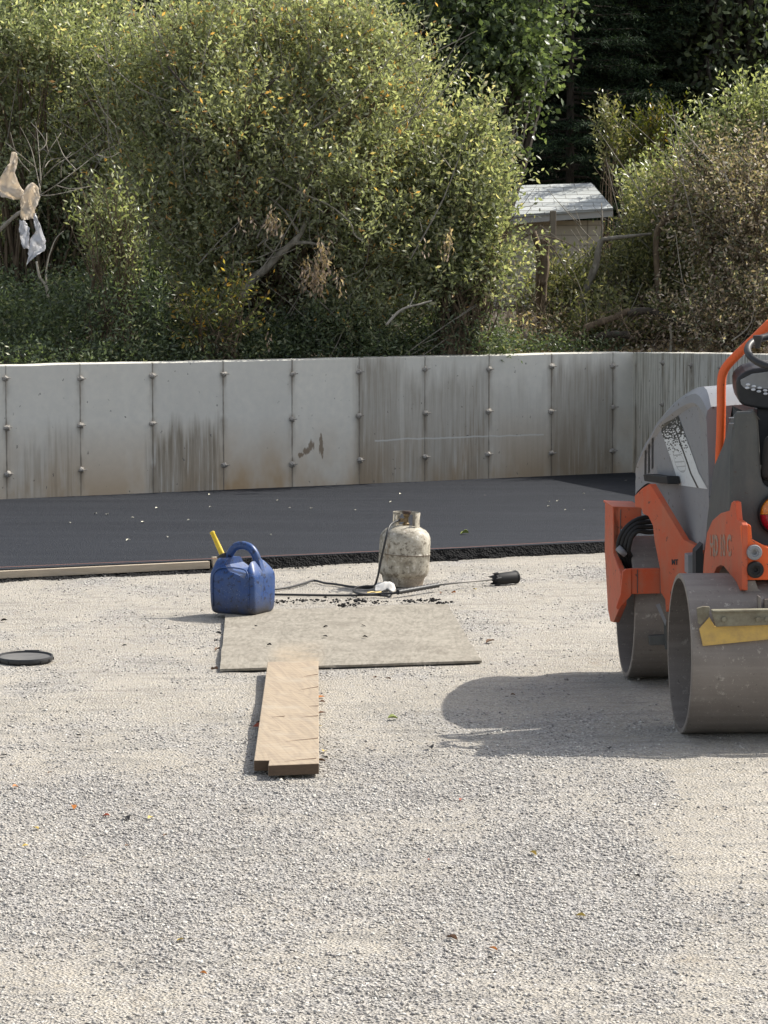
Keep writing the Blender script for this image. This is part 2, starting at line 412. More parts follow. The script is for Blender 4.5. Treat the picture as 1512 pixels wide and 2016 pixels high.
# ------------------------------------------------------------------ asphalt pad
t = NT('asphalt'); co = t.coord()
n1 = t.noise(co, 260, 3, .7); n2 = t.noise(t.coord(scale=(.5, 1, 1)), 1.3, 4, .6); v1 = t.vor(co, 130)
c = t.mix(n2, (.008, .0105, .0165), (.015, .018, .026)); c = t.mix(t.mrange(n1, .5, .75, 0, .5), c, (.018, .018, .02))
c = t.mix(t.mrange(t.noise(co, 70, 2), .62, .70, 0, .7), c, (.10, .10, .105)); c = t.mix(t.mrange(t.noise(t.coord(scale=(.12, 2.5, 1)), 2.2, 4, .6), .45, .7, 0, .5), c, (.026, .030, .038))
t.b.inputs['Specular IOR Level'].default_value = .22
M_asph = t.fin(c, t.mrange(n2, .3, .7, .75, .62), t.bump(v1, .6, .008))
E0, E1 = G(0, 1121, ZP), G(1200, 1066, ZP)
ed = (E1 - E0).normalized(); en = Vector((ed.y, -ed.x, 0))
F0 = E0 - ed * 5; F1 = E0 + ed * 9
mb = MB()
def isect(p, d, q, e):
    k = ((q.x - p.x) * e.y - (q.y - p.y) * e.x) / (d.x * e.y - d.y * e.x); return p + d * k
F1 = isect(F0, ed, WC - RN * .05, RD)
top = [F0, F1, WC - RN * .05 - wn * .05, A0 - wn * .05]
mb.prism([Vector((p.x, p.y, ZP)) for p in top], (0, 0, -.25))
o = mb.build('asphalt_pad', M_asph, origin=(0, 18, 0)); tag(o, kind='structure')
# ragged front edge; under the board a low dark strip paints the shaded gap
t = NT('asphalt_edge_and_gap_shade'); co = t.coord()
M_edge = t.fin(t.mix(t.noise(co, 120, 3), (.0015, .0015, .0017), (.008, .008, .009)), .95, t.bump(t.vor(co, 70), 1.0, .02))
LEN = (F1 - F0).length; na, nb = 520, 7; us = np.linspace(0, LEN, na)
ub = (isect(F0, ed, EYE, ray(409, 1100)) - F0).length; under = (us < ub)
V = np.zeros((na, nb, 3))
for j in range(nb):
    f = j / (nb - 1)
    out = np.where(under, .02 + .11 * f, .002 + .045 * f ** 1.2); z = np.where(under, .016 - .03 * f, ZP - .003 - (ZP + .012) * f ** .8)
    jit = (fbm(us, us * 0 + j * 3.1, 16, 50 + j, 3) - .5) * .04 * f + rng.normal(0, .006, na) * (f > 0) * (f + .3)
    pos = np.array(F0)[None, :] + us[:, None] * np.array(ed)[None, :] + (out + jit)[:, None] * np.array(en)[None, :]
    V[:, j] = pos; V[:, j, 2] = z + rng.normal(0, .005, na) * (0 < f)
ii = np.arange(na * nb).reshape(na, nb)
F = np.stack([ii[:-1, :-1], ii[:-1, 1:], ii[1:, 1:], ii[1:, :-1]], -1).reshape(-1, 4)
o = np_mesh('asphalt_edge_and_gap_shade', V.reshape(-1, 3), F, M_edge); tag(o, kind='structure')
# asphalt crumbs along the edge and over the sheet
def crumbs(name, centres, n, spread, smin, smax, label):
    V = []; Fs = []; k = 0
    T = [[0, 2, 4], [2, 1, 4], [1, 3, 4], [3, 0, 4], [2, 0, 5], [1, 2, 5], [3, 1, 5], [0, 3, 5]]
    for i in range(n):
        cx, cy, sc = centres[random.randrange(len(centres))]
        x = cx + random.gauss(0, spread * sc); y = cy + random.gauss(0, spread * sc * 1.5)
        s = smin + (smax - smin) * random.random() ** 2
        for b_ in ((1, 0, 0), (-1, 0, 0), (0, 1, 0), (0, -1, 0), (0, 0, .6), (0, 0, -.6)):
            V.append((x + s * b_[0] * random.uniform(.6, 1.3), y + s * b_[1] * random.uniform(.6, 1.3), .012 + s * .3 + s * b_[2] * random.uniform(.7, 1.2)))
        Fs += [[a + k * 6 for a in q] for q in T]; k += 1
    o = np_mesh(name, np.array(V), np.array(Fs), M_edge, origin=(0, 17, 0)); tag(o, label, 'debris', kind='stuff')
cc = []
for px, py, sc in ((500, 1190, .7), (555, 1189, 1), (590, 1187, .8), (620, 1186, 1), (687, 1195, 1), (690, 1203, 1), (680, 1197, .9), (745, 1190, .8), (800, 1188, .7), (825, 1188, 1), (850, 1187, .8), (875, 1191, .7),
                   (600, 1120, 1.2), (575, 1121, 1), (560, 1119, 1), (645, 1108, 1), (700, 1186, 1), (660, 1187, 1), (720, 1188, .6)):
    q = G(px, py); cc.append((q.x, q.y, sc))
crumbs('asphalt_crumbs', cc, 520, .036, .003, .014, 'black asphalt crumbs strewn along the far side of the plywood sheet')
cc2 = [((F0 + ed * u + en * .1).x, (F0 + ed * u + en * .1).y, 1) for u in np.arange(5, 12, .12)]
crumbs('asphalt_spill', cc2, 420, .03, .003, .010, 'black crumbs spilled at the foot of the asphalt edge')

# form board along the edge, string
t = NT('weathered_board'); co = t.coord(scale=(.12, 1, 1))
g_ = t.noise(co, 60, 5, .6, .5)
M_board = t.fin(t.mix(g_, (.30, .24, .17), (.52, .45, .35)), .85, t.bump(g_, .3, .003))
bd = ed.copy(); bnn = -en; Q1 = F0 + ed * ub + en * .040; Q0 = Q1 - ed * 4.2; Q0.z = Q1.z = 0
o = empty('form_board', Q0, math.atan2(bd.y, bd.x), label='long pale timber form board laid along the near edge of the asphalt', cat='board')
mb = MB(); mb.prism([Q0 + Vector((0, 0, .012)), Q1 + Vector((0, 0, .016)), Q1 + bnn * .036 + Vector((0, 0, .016)), Q0 + bnn * .036 + Vector((0, 0, .012))], (0, 0, .048))
mb.build('plank', M_board, o, bevel=.003)
mb = MB(); e = Q1 + bd * -.05 + bnn * .0
mb.box(e + bd * .09 + Vector((0, 0, .03)) + bnn * .02, (.035, .03, .12), math.atan2(bd.y, bd.x)); mb.build('stake', M_board, o, bevel=.002)
t = NT('pink_string'); M_str = t.fin((.45, .22, .17), .8)
mb = MB(); pts = [G(px, py, ZP + .016) for px, py in ((-30, 1118), (200, 1108), (409, 1100), (560, 1093), (720, 1086), (900, 1078), (1100, 1067), (1260, 1060))]
mb.tube(pts, .0009, 5); o = mb.build('string_line', M_str, origin=pts[0]); tag(o, 'thin pink mason string stretched along the asphalt edge', 'string')

# ------------------------------------------------------------------ bank behind the wall
cols = []
for u in (-60, -30, -15, -8, -5, -4, -3, -2, -1, 0, 1, 2, 3, 4, 5, 5.6): cols.append((WA + wd * u - wn * (TH - .01), Vector((-.25 if u < 0 else -.05, 1, 0))))
cb = WC - wn * TH - RN * TH
cols.append((cb, Vector((.1, 1, 0))))
for u in (.3, 1, 2, 4, 6, 8.8): cols.append((WC + RD * u - RN * (TH - .01), Vector((.5 + .15 * u, 1, 0))))
ss = [0, .3, .6, 1, 1.5, 2, 3, 4, 6, 8, 10, 13, 16, 20, 26, 34, 45, 60, 90, 150, 260]
V = []; 
for i, (b0, dr) in enumerate(cols):
    dr = dr.normalized()
    for s in ss:
        q = b0 + dr * s
        z = 1.10 + .035 * min(s, 14) + (max(0, s - 16) * .17 if s < 60 else 7.5) + (mnoise.noise(Vector((q.x, q.y, 0)) * .8) * .07 if s > .1 else 0)
        V.append((q.x, q.y, z))
n = len(ss); Fb = [(i * n + k, (i + 1) * n + k, (i + 1) * n + k + 1, i * n + k + 1) for i in range(len(cols) - 1) for k in range(n - 1)]
t = NT('woodland_soil'); co = t.coord()
M_soil = t.fin(t.mix(t.noise(co, 9, 5, .7), (.035, .028, .018), (.11, .085, .055)), .95, t.bump(t.noise(co, 25, 4), .7, .05))
me = bpy.data.meshes.new('bank'); me.from_pydata(V, [], Fb); o = link_mesh('bank', me, M_soil, smooth=True); tag(o, kind='structure')

# ------------------------------------------------------------------ loose things on the ground
t = NT('plywood'); co = t.coord(scale=(.25, 1, 1))
xyz = t.sep(t.coord()); co = t.coord(scale=(1, .22, 1)); gr = t.noise(co, 55, 5, .6, .4)
fig = t.noise(t.coord(scale=(1.0, .22, 1)), 2.6, 3, .5, .4); ct = t.math('PINGPONG', t.math('MULTIPLY', fig, 20), .5)
c = t.mix(t.mrange(gr, .35, .65, 0, 1), (.30, .272, .225), (.185, .168, .135))
c = t.mix(t.mrange(ct, .0, .2, .5, 0), c, (.15, .13, .10)); c = t.mix(t.mrange(t.noise(t.coord(scale=(1, .7, 1)), 2.6, 4, .6), .5, .68, 0, .5), c, (.17, .15, .12))
dust = t.noise(t.coord(), 5, 5, .7)
c = t.mix(t.mrange(dust, .45, .7, 0, .6), c, (.36, .33, .275))
xo = t.math('ABSOLUTE', t.math('SUBTRACT', xyz[0], .37)); yo = t.mrange(xyz[1], .5, 1.1, 1, 0)
c = t.mix(t.math('MULTIPLY', t.math('MULTIPLY', t.mrange(xo, .08, .16, 1, 0), yo), t.mrange(dust, .35, .6, .1, .5)), c, (.36, .27, .17))
c = t.mix(t.mrange(t.noise(t.coord(), 110, 3), .62, .75, 0, .5), c, (.16, .135, .10))
M_ply = t.fin(c, .9, t.bump(gr, .25, .003))
cn = [G(433, 1318, .014), G(948, 1301, .014), G(881, 1190, .02), G(444, 1202, .02)]
mb = MB(); nn = 14
for side in (0, 1):
    for i in range(nn + 1):
        for j in range(nn + 1):
            a = cn[0].lerp(cn[1], i / nn); b = cn[3].lerp(cn[2], i / nn); q = a.lerp(b, j / nn)
            q.z += .006 * math.sin(i * .6 + 1) * math.sin(j * .5) - side * .012 + .002; 
            if i in (0, nn) or j in (0, nn): q += Vector((random.gauss(0, .002), random.gauss(0, .003), 0)) * (1 - side)
            mb.v.append(tuple(q))
m1 = (nn + 1) ** 2; I = lambda i, j, s_: s_ * m1 + i * (nn + 1) + j
for i in range(nn):
    for j in range(nn):
        mb.f.append((I(i, j, 0), I(i + 1, j, 0), I(i + 1, j + 1, 0), I(i, j + 1, 0))); mb.f.append((I(i, j, 1), I(i, j + 1, 1), I(i + 1, j + 1, 1), I(i + 1, j, 1)))
    for (a, b) in (((i, 0), (i + 1, 0)), ((i, nn), (i + 1, nn)), ((0, i), (0, i + 1)), ((nn, i), (nn, i + 1))):
        mb.f.append((I(*a, 0), I(*b, 0), I(*b, 1), I(*a, 1)))
o = mb.build('plywood_sheet', M_ply, origin=cn[0]); tag(o, 'weathered plywood sheet lying on the gravel, strewn with black crumbs', 'plywood')

t = NT('plank_wood'); co = t.coord(scale=(1, .10, 1))
gr = t.noise(co, 45, 5, .6, .6); wv = t.n('TexWave', wave_type='RINGS', rings_direction='X'); t.l(t.coord(scale=(1, .22, 1), loc=(.03, .3, 0)), wv.inputs[0])
wv.inputs['Scale'].default_value = 26; wv.inputs['Distortion'].default_value = 6; wv.inputs['Detail'].default_value = 2; wv.inputs['Detail Scale'].default_value = .6
ct = t.math('PINGPONG', t.math('MULTIPLY', t.noise(t.coord(scale=(1, .07, 1)), 5.5, 3, .5, .15), 20), .5)
c = t.mix(t.mrange(gr, .35, .65, 0, .7), (.36, .262, .16), (.20, .138, .08)); c = t.mix(t.mrange(ct, .0, .26, .6, 0), c, (.15, .095, .055))
c = t.mix(t.mrange(wv.outputs[1], .3, .9, 0, .2), c, (.46, .375, .27))
crk = t.noise(t.coord(scale=(.35, 1.5, 1)), 13, 3, .5, .4)
c = t.mix(t.mrange(crk, .66, .69, 0, .8), c, (.10, .06, .035))
c = t.mix(t.mrange(t.noise(t.coord(), 4, 4), .5, .7, 0, .6), c, (.40, .345, .265))
xyz = t.sep(t.coord()); endf = t.mrange(xyz[1], .012, .002, 0, .75)
c = t.mix(.35, c, (.40, .36, .30)); nrm_ = t.n('TexCoord'); endn = t.mrange(t.sep(nrm_.outputs['Normal'])[1], -.7, -.3, .9, 0)
c = t.mix(endn, c, t.mix(t.noise(t.coord(scale=(1, 1, 5)), 30, 4), (.035, .02, .012), (.11, .068, .04)))
M_plank = t.fin(c, .85, t.bump(gr, .3, .003))
zt = .052
pn = [G(500, 1497, zt - .002), G(530, 1497, zt - .002), G(528, 1507, zt - .003), G(628, 1503, zt - .003), G(627, 1301, .062), G(527, 1303, .062)]
pr = empty('timber_plank', (pn[2] + pn[3]) / 2 * 1.0, math.atan2((pn[3] - pn[2]).y, (pn[3] - pn[2]).x), label='short thick timber plank with a notched near end, its far end resting on the plywood', cat='plank')
mb = MB(); mb.prism(pn, (0, 0, -.043)); mb.build('plank_body', M_plank, pr, bevel=.003)
# splinters / cracks on top
t = NT('crack_dark'); M_crack = t.fin((.11, .06, .035), .9)
mb = MB()
for (x0, y0, x1, y1) in ((597, 1334, 626, 1329), (588, 1360, 626, 1353), (608, 1391, 627, 1390), (592, 1412, 626, 1409), (562, 1459, 626, 1452), (535, 1412, 560, 1410), (560, 1497, 622, 1491)):
    a, b = G(x0, y0, .0565), G(x1, y1, .0565); d = (b - a)
    for q in (a, b): q.z = zt + (q.y - pn[0].y) / (pn[4].y - pn[0].y) * (.062 - zt) + .0008
    mb = MB(); mb.tube([a, a.lerp(b, .4) + Vector((0, .004, 0)), b.lerp(a, .15) + Vector((0, -.002, 0)), b], [.0003, .0008, .0013, .0016], 4); mb.build('split', M_crack, pr)

# blue can
M_blue = worn('blue_plastic', (.020, .055, .27), (.10, .12, .17), .55, .38, 9, 0, .12, 45, .42, .7)
t = NT('blue_plastic_grime')
co = t.coord(); xyz = t.sep(co)
n1 = t.noise(co, 11, 6, .65); n2 = t.noise(co, 38, 4, .65)
c = t.mix(t.mrange(n1, .4, .7, 0, .55), (.020, .062, .205), (.075, .10, .15))
c = t.mix(t.mrange(n2, .55, .64, 0, .8), c, (.012, .015, .03))
c = t.mix(t.math('MULTIPLY', t.mrange(xyz[2], .02, .12, 1, 0), t.mrange(n1, .3, .6, .45, 1)), c, (.045, .043, .045))
c = t.mix(t.mrange(t.noise(co, 90, 3), .62, .75, 0, .35), c, (.35, .38, .45))
M_blue = t.fin(c, t.mrange(n1, .35, .7, .32, .55), t.bump(n2, .12, .003))
t = NT('yellow_plastic'); M_yel = t.fin(t.mix(t.noise(t.coord(), 30, 3), (.78, .55, .03), (.55, .40, .05)), .4)
t = NT('black_plastic'); co = t.coord(); M_blk = t.fin(t.mix(t.noise(co, 30, 4), (.012, .012, .013), (.04, .04, .04)), .45)
cb_ = G(478, 1207, .014)
can = empty('fuel_can', cb_, R_(-27), label='scuffed blue plastic fuel can with yellow spout standing on the corner of the plywood', cat='fuel can')
CM = Matrix.Translation(cb_) @ Matrix.Rotation(R_(-27), 4, 'Z')
def rrect(hx, hy, r, z, cx=0, cy=0, k=5):
    out = []
    for (sx, sy, a0) in ((1, 1, 0), (-1, 1, 90), (-1, -1, 180), (1, -1, 270)):
        for i in range(k + 1):
            a = R_(a0 + 90 * i / k); out.append(Vector((cx + sx * (hx - r) + r * math.cos(a), cy + sy * (hy - r) + r * math.sin(a), z)))
    return out
def loft(mb, rings, M=None, cap=True, closed=True):
    n = len(rings[0]); b = len(mb.v)
    for r in rings: mb.v += [tuple(M @ p if M is not None else p) for p in r]
    for i in range(len(rings) - 1):
        for k in range(n if closed else n - 1):
            mb.f.append((b + i * n + k, b + i * n + (k + 1) % n, b + (i + 1) * n + (k + 1) % n, b + (i + 1) * n + k))
    if cap:
        mb.f.append(tuple(b + k for k in range(n))[::-1]); mb.f.append(tuple(b + (len(rings) - 1) * n + k for k in range(n)))
mb = MB()
# x: long axis (spout end at -x), y: width (broad side faces the viewer)
rings = [rrect(.125, .115, .05, 0), rrect(.142, .132, .045, .012), rrect(.148, .138, .04, .035), rrect(.150, .140, .036, .12), rrect(.150, .140, .034, .215), rrect(.147, .137, .034, .238),
         rrect(.134, .112, .034, .275, -.008), rrect(.118, .085, .03, .308, -.018), rrect(.108, .074, .03, .318, -.022), rrect(.08, .05, .03, .322, -.03)]
loft(mb, rings, CM)
body = mb.build('can_body', M_blue, can, auto=40)
bv = body.modifiers.new('sub', 'SUBSURF'); bv.levels = 1; bv.render_levels = 2
# scoop under the handle is cut away
cut = MB(); cutM = CM
hole = [Vector((-.055, 0, .36)), Vector((-.055, 0, .285)), Vector((-.02, 0, .255)), Vector((.05, 0, .235)), Vector((.092, 0, .215)), Vector((.098, 0, .245)), Vector((.095, 0, .36))]
cut.prism([CM @ (p + Vector((0, -.2, 0))) for p in hole], CM.to_3x3() @ Vector((0, .4, 0)))
cutter = cut.build('cutter', None, None)
bpy.context.view_layer.update()
bo = body.modifiers.new('cut', 'BOOLEAN'); bo.object = cutter; bo.solver = 'EXACT'
dg = bpy.context.evaluated_depsgraph_get(); bpy.context.view_layer.update()
me2 = bpy.data.meshes.new_from_object(body.evaluated_get(bpy.context.evaluated_depsgraph_get()))
body.modifiers.clear(); body.data = me2
me2.set_sharp_from_angle(angle=R_(38))
bpy.data.objects.remove(cutter)
# two raised cheeks beside the handle keep the shoulder outline; handle
mb = MB()
hp = catmull([CM @ Vector(p) for p in ((-.098, 0, .295), (-.085, 0, .335), (-.05, 0, .378), (.0, 0, .392), (.05, 0, .38), (.085, 0, .34), (.103, 0, .285), (.112, 0, .235), (.118, 0, .18))], 5)
mb.tube(hp, [.024 if i > 4 else .022 for i in range(len(hp))], 12)
mb.build('handle', M_blue, can, smooth=True)
mb = MB(); rg = []
for x, hy, z in ((.060, .012, .235), (.075, .03, .25), (.1, .045, .262), (.125, .06, .245), (.14, .07, .225)): pass
mb.prism([CM @ Vector(p) for p in ((.148, -.03, .20), (.150, -.03, .22), (.118, -.022, .315), (.098, -.018, .33), (.100, -.02, .20))], CM.to_3x3() @ Vector((0, .05, 0)))
mb.build('handle_web', M_blue, can, bevel=.012, seg=3)
mb = MB(); ridge = catmull([CM @ Vector(p) for p in ((-.115, -.141, .05), (-.118, -.1425, .20), (-.10, -.128, .255), (-.05, -.121, .272), (.05, -.121, .272), (.10, -.128, .255), (.118, -.1425, .20), (.115, -.141, .05))], 5)
mb.tube(ridge, .0045, 6); mb.build('side_rib', M_blue, can, smooth=True)
mb = MB(); neck = CM @ Matrix.Translation((-.112, 0, .29)) @ Matrix.Rotation(R_(-28), 4, 'Y')
mb.lathe([(0, 0), (.032, 0), (.032, .012), (.036, .014), (.036, .045), (.026, .05), (.0, .05)], 24, neck); mb.build('cap_collar', M_blk, can, auto=30)
mb = MB(); mb.lathe([(.0, .04), (.016, .045), (.0155, .09), (.013, .18), (.0145, .182), (.0145, .192), (.010, .195), (.0, .19)], 16, neck); mb.build('spout', M_yel, can, auto=40)

# propane tank
t = NT('dirty_cream_paint'); co = t.coord(); xyz = t.sep(co)
n1 = t.noise(co, 10, 6, .7); n2 = t.noise(co, 34, 5, .7); n3 = t.noise(t.coord(scale=(1, 1, .3)), 14, 4)
c = t.mix(t.mrange(n1, .35, .65, 0, 1), (.56, .52, .43), (.22, .195, .15))
c = t.mix(t.mrange(n2, .53, .62, 0, .85), c, (.12, .10, .075)); c = t.mix(t.mrange(n2, .33, .42, .8, 0), c, (.68, .65, .58))
c = t.mix(t.mrange(n3, .6, .72, 0, .5), c, (.22, .15, .09))
c = t.mix(t.math('MULTIPLY', t.mrange(xyz[2], .0, .10, .8, 0), t.mrange(n1, .3, .6, .3, 1)), c, (.17, .12, .08))
M_tank = t.fin(c, t.mrange(n2, .4, .6, .45, .8), t.bump(n2, .3, .003))
tb = G(793, 1152, 0)
TMx = Matrix.Translation(tb) @ Matrix.Rotation(R_(3.0), 4, 'Y') @ Matrix.Rotation(R_(10), 4, 'Z')
tank = empty('propane_tank', tb, label='grimy cream propane tank with a hose on its valve, by the asphalt edge', cat='gas tank')
mb = MB(); Rr = .160
prof = [(.0, .045), (.06, .035), (.11, .045), (.146, .065), (.157, .09), (Rr, .115), (Rr, .198), (Rr + .0015, .2), (Rr + .002, .207), (Rr, .209), (Rr, .275), (.157, .305), (.145, .332), (.125, .352), (.095, .367), (.05, .376), (0, .378)]
mb.lathe(prof, 48, TMx); tk = mb.build('tank_shell', M_tank, tank, auto=40)
mb = MB(); mb.lathe([(.118, .0), (.124, .0), (.126, .02), (.138, .065), (.132, .065), (.121, .02)], 40, TMx, close=True); mb.build('foot_ring', M_tank, tank, auto=40)
t = NT('seam_dark'); M_seam = t.fin((.12, .085, .06), .8)
mb = MB()
for k, z in ((0, .2), (1, .098)):
    ring = [TMx @ Vector(((Rr + .001 - k * .005) * math.cos(a), (Rr + .001 - k * .005) * math.sin(a), z)) for a in np.linspace(0, 2 * math.pi, 49)]
    mb.tube(ring, .0022, 5)
mb.build('weld_seam', M_seam, tank)
# collar: bent plate with two windows
def arc(a0, a1, z0, z1, r=.086, th=.004, n=14):
    vs = []
    for i in range(n + 1):
        a = R_(a0 + (a1 - a0) * i / n)
        for rr, z in ((r, z0), (r, z1), (r - th, z1), (r - th, z0)): vs.append(TMx @ Vector((rr * math.cos(a), rr * math.sin(a), z)))
    fs = [(i * 4 + k, (i + 1) * 4 + k, (i + 1) * 4 + (k + 1) % 4, i * 4 + (k + 1) % 4) for i in range(n) for k in range(4)] + [(0, 1, 2, 3), tuple(n * 4 + k for k in (3, 2, 1, 0))]
    return vs, fs
mb = MB()
for a0, a1, z0, z1 in ((300, 335, .355, .460), (335, 352, .444, .460), (335, 352, .355, .385), (-8, 20, .355, .460), (20, 160, .44, .460), (20, 50, .36, .44), (110, 160, .36, .44), (160, 232, .444, .460), (160, 200, .36, .385), (195, 207, .36, .460)):
    mb.add(*arc(a0, a1, z0, z1))
mb.build('collar', M_tank, tank)
t = NT('brass'); M_brass = t.fin(t.mix(t.noise(t.coord(), 60, 3), (.30, .22, .12), (.12, .09, .06)), .45, metal=.8)
mb = MB(); mb.lathe([(0, .37), (.022, .37), (.022, .39), (.014, .395), (.014, .43), (.02, .435), (.02, .45), (0, .45)], 12, TMx); mb.box(TMx @ Vector((-.02, 0, .41)), (.05, .022, .022))
mb.build('valve', M_brass, tank, auto=30)
t = NT('rusty_steel_dark'); M_dark = t.fin(t.mix(t.noise(t.coord(), 50, 4), (.02, .017, .015), (.09, .05, .035)), .6)
mb = MB(); mb.lathe([(0, .45), (.026, .45), (.028, .455), (.026, .468), (0, .47)], 10, TMx); mb.build('valve_knob', M_dark, tank, auto=30)
# hose and torch
tr = empty('torch_hose', tb + Vector((-.2, -.1, 0)), label='thin black gas hose looping over the gravel from the tank valve to the torch', cat='hose')
h0 = TMx @ Vector((-.045, -.01, .41)); h1 = P(768, 1034, 18.05)
path = [h0, h1] + [P(760, 1060, 17.98), P(749, 1108, 17.98), P(743, 1138, 17.98)] + [G(x, y, .008) for x, y in
        ((733, 1156), (700, 1156), (660, 1150), (640, 1148), (618, 1143), (600, 1148), (570, 1156), (535, 1161), (505, 1166), (535, 1170), (580, 1171), (640, 1172), (700, 1172), (735, 1171), (765, 1173), (770, 1166), (752, 1159), (722, 1157), (700, 1161), (697, 1168), (715, 1173), (745, 1172))]
for i in range(-6, 0): path[i].z += .009
path += [G(772, 1168, .02), G(785, 1166, .028)]
mb = MB(); mb.tube(catmull(path, 7), .0072, 8); mb.build('hose', M_blk, tr, smooth=True)
a, b = G(783, 1166, .028), G(862, 1152, .035); cpt = G(972, 1141, .04)
tc = empty('weed_torch', a, label='black ended gas torch wand lying on the gravel in front of the tank', cat='torch')
dd = (b - a).normalized(); mb = MB(); pts = [a.lerp(b, i / 24) for i in range(25)]
mb.tube(pts, [.013 if i % 2 else .0165 for i in range(25)], 10); mb.build('grip', M_blk, tc, auto=50)
t = NT('bare_steel'); M_steel = t.fin(t.mix(t.noise(t.coord(), 80, 3), (.28, .27, .25), (.12, .11, .10)), .5, metal=.5)
mb = MB(); mb.tube([b, b.lerp(cpt, .5) + Vector((0, 0, .003)), cpt], .0055, 8); mb.build('wand', M_steel, tc, smooth=True)
mb = MB(); dq = G(1016, 1136, .043) - cpt; L = dq.length; dq.normalize()
BM = Matrix.Translation(cpt) @ dq.to_track_quat('Z', 'Y').to_matrix().to_4x4()
M_bell = NT('charred_steel').fin((.010, .010, .0105), .65)
prof = [(.006, -.004), (.012, 0), (.030, .012), (.034, .03), (.037, .035), (.039, L - .012), (.042, L - .01), (.042, L), (.035, L), (.034, .04), (.01, .03)]
mb.lathe(prof, 26, BM)
for k in range(5):
    an = k * 1.2566 + .4; p0 = BM @ Vector((.034 * math.cos(an), .034 * math.sin(an), .03)); p1 = BM @ Vector((.040 * math.cos(an), .040 * math.sin(an), -.012))
    mb.tube([p0, p1], [.012, .002], 6)
mb.build('burner_bell', M_bell, tc, auto=40)
# crumpled white rag at the foot of the tank
def rag(name, pts, th, mat, label, cat, sub=3, amp=.01, parent=None, seed=0):
    n0 = len(pts); m0 = len(pts[0]); V = []
    K = sub
    A = np.array([[list(p) for p in r] for r in pts], float)
    r_ = np.random.default_rng(seed); ni, nj = (n0 - 1) * K + 1, (m0 - 1) * K + 1
    out = np.zeros((ni, nj, 3))
    for i in range(ni):
        for j in range(nj):
            fi, fj = i / K, j / K; a_, b_ = min(int(fi), n0 - 2), min(int(fj), m0 - 2); u, v = fi - a_, fj - b_
            out[i, j] = (A[a_, b_] * (1 - u) + A[a_ + 1, b_] * u) * (1 - v) + (A[a_, b_ + 1] * (1 - u) + A[a_ + 1, b_ + 1] * u) * v
    out += r_.normal(0, amp, out.shape) * np.array([.5, 1, .5])
    ii = np.arange(ni * nj).reshape(ni, nj); F = np.stack([ii[:-1, :-1], ii[:-1, 1:], ii[1:, 1:], ii[1:, :-1]], -1).reshape(-1, 4)
    o = np_mesh(name, out.reshape(-1, 3), F, mat, parent=parent, origin=None if parent is not None else pts[0][0], smooth=(cat != 'plastic sheet'))
    s = o.modifiers.new('thick', 'SOLIDIFY'); s.thickness = th
    if cat != 'plastic sheet': ss_ = o.modifiers.new('sub', 'SUBSURF'); ss_.levels = 1; ss_.render_levels = 1
    if label: tag(o, label, cat)
    return o
t = NT('white_cloth'); co = t.coord(); M_cloth = t.fin(t.mix(t.noise(co, 25, 4), (.78, .77, .74), (.50, .47, .42)), .85, t.bump(t.noise(co, 40, 4), .5, .006))
c0 = G(757, 1162)
gp = [[c0 + Vector((.030 * (i - 2) , .04 * (j - 2), .002 + .040 * math.exp(-((i - 2.6) ** 2 + (j - 2) ** 2) / 2.0) + .016 * ((i * 3 + j * 5) % 3))) for j in range(5)] for i in range(5)]
rag('crumpled_rag', gp, .002, M_cloth, 'crumpled off-white rag on the gravel between the hose coil and the tank', 'rag', 2, .010)
t = NT('rag_yellow'); M_cl2 = t.fin((.62, .48, .20), .9)
c0 = G(737, 1169)
gp = [[c0 + Vector((.03 * (i - 1.5), .03 * (j - 1), .004 + .010 * ((i + j) % 2))) for j in range(3)] for i in range(4)]
rag('crumpled_paper', gp, .001, M_cl2, 'small crumpled yellow paper inside the hose loop', 'litter', 2, .004)

# bucket lid
t = NT('lid_grey'); co = t.coord(); M_lidg = t.fin(t.mix(t.noise(co, 20, 5), (.17, .165, .155), (.08, .078, .075)), .6)
lc = G(49, 1300, 0); lid = empty('bucket_lid', lc, label='black rimmed round bucket lid lying flat on the gravel', cat='lid')
LM = Matrix.Translation(lc) @ Matrix.Rotation(R_(2), 4, 'X')
mb = MB(); mb.lathe([(.128, .0), (.142, .001), (.146, .006), (.1465, .018), (.143, .026), (.136, .026), (.133, .018), (.126, .015)], 56, LM, close=True)
for a_ in range(0, 360, 24):
    q = LM @ Vector((.146 * math.cos(R_(a_)), .146 * math.sin(R_(a_)), .010)); mb.box(q, (.007, .012, .014), R_(a_))
mb.box(LM @ Vector((.02, .148, .024)), (.075, .012, .008)); mb.build('lid_rim', M_blk, lid, auto=35)
mb = MB(); mb.lathe([(0, .010), (.133, .011), (.133, .017), (.11, .018), (.105, .0165), (0, .017)], 56, LM); mb.build('lid_disc', M_lidg, lid, auto=35)

# fallen leaves and litter
def leaf_mesh(L, Wd, curl, n=6):
    mb = MB(); vs = []
    for i in range(n + 1):
        f = i / n; wv_ = Wd * math.sin(math.pi * min(1, f * .96 + .03)) ** .8; z = curl * math.sin(f * 3.0)
        vs += [(f * L - L / 2, -wv_, z + wv_ * .7), (f * L - L / 2, 0, z), (f * L - L / 2, wv_, z + wv_ * .5)]
    fs = [(i * 3 + k, i * 3 + k + 1, (i + 1) * 3 + k + 1, (i + 1) * 3 + k) for i in range(n) for k in range(2)]
    return mb.add(vs, fs)
LC = {'orange': (.55, .20, .03), 'yellow': (.62, .45, .10), 'brown': (.16, .08, .035), 'dark': (.02, .017, .014), 'red': (.42, .09, .04), 'pale': (.75, .72, .58), 'green': (.30, .36, .08)}
LMt = {}
for k_, v_ in LC.items():
    t = NT('fallen_leaf_' + k_); LMt[k_] = t.fin(t.mix(t.noise(t.coord(), 120, 3), v_, tuple(x * .5 for x in v_)), .6)
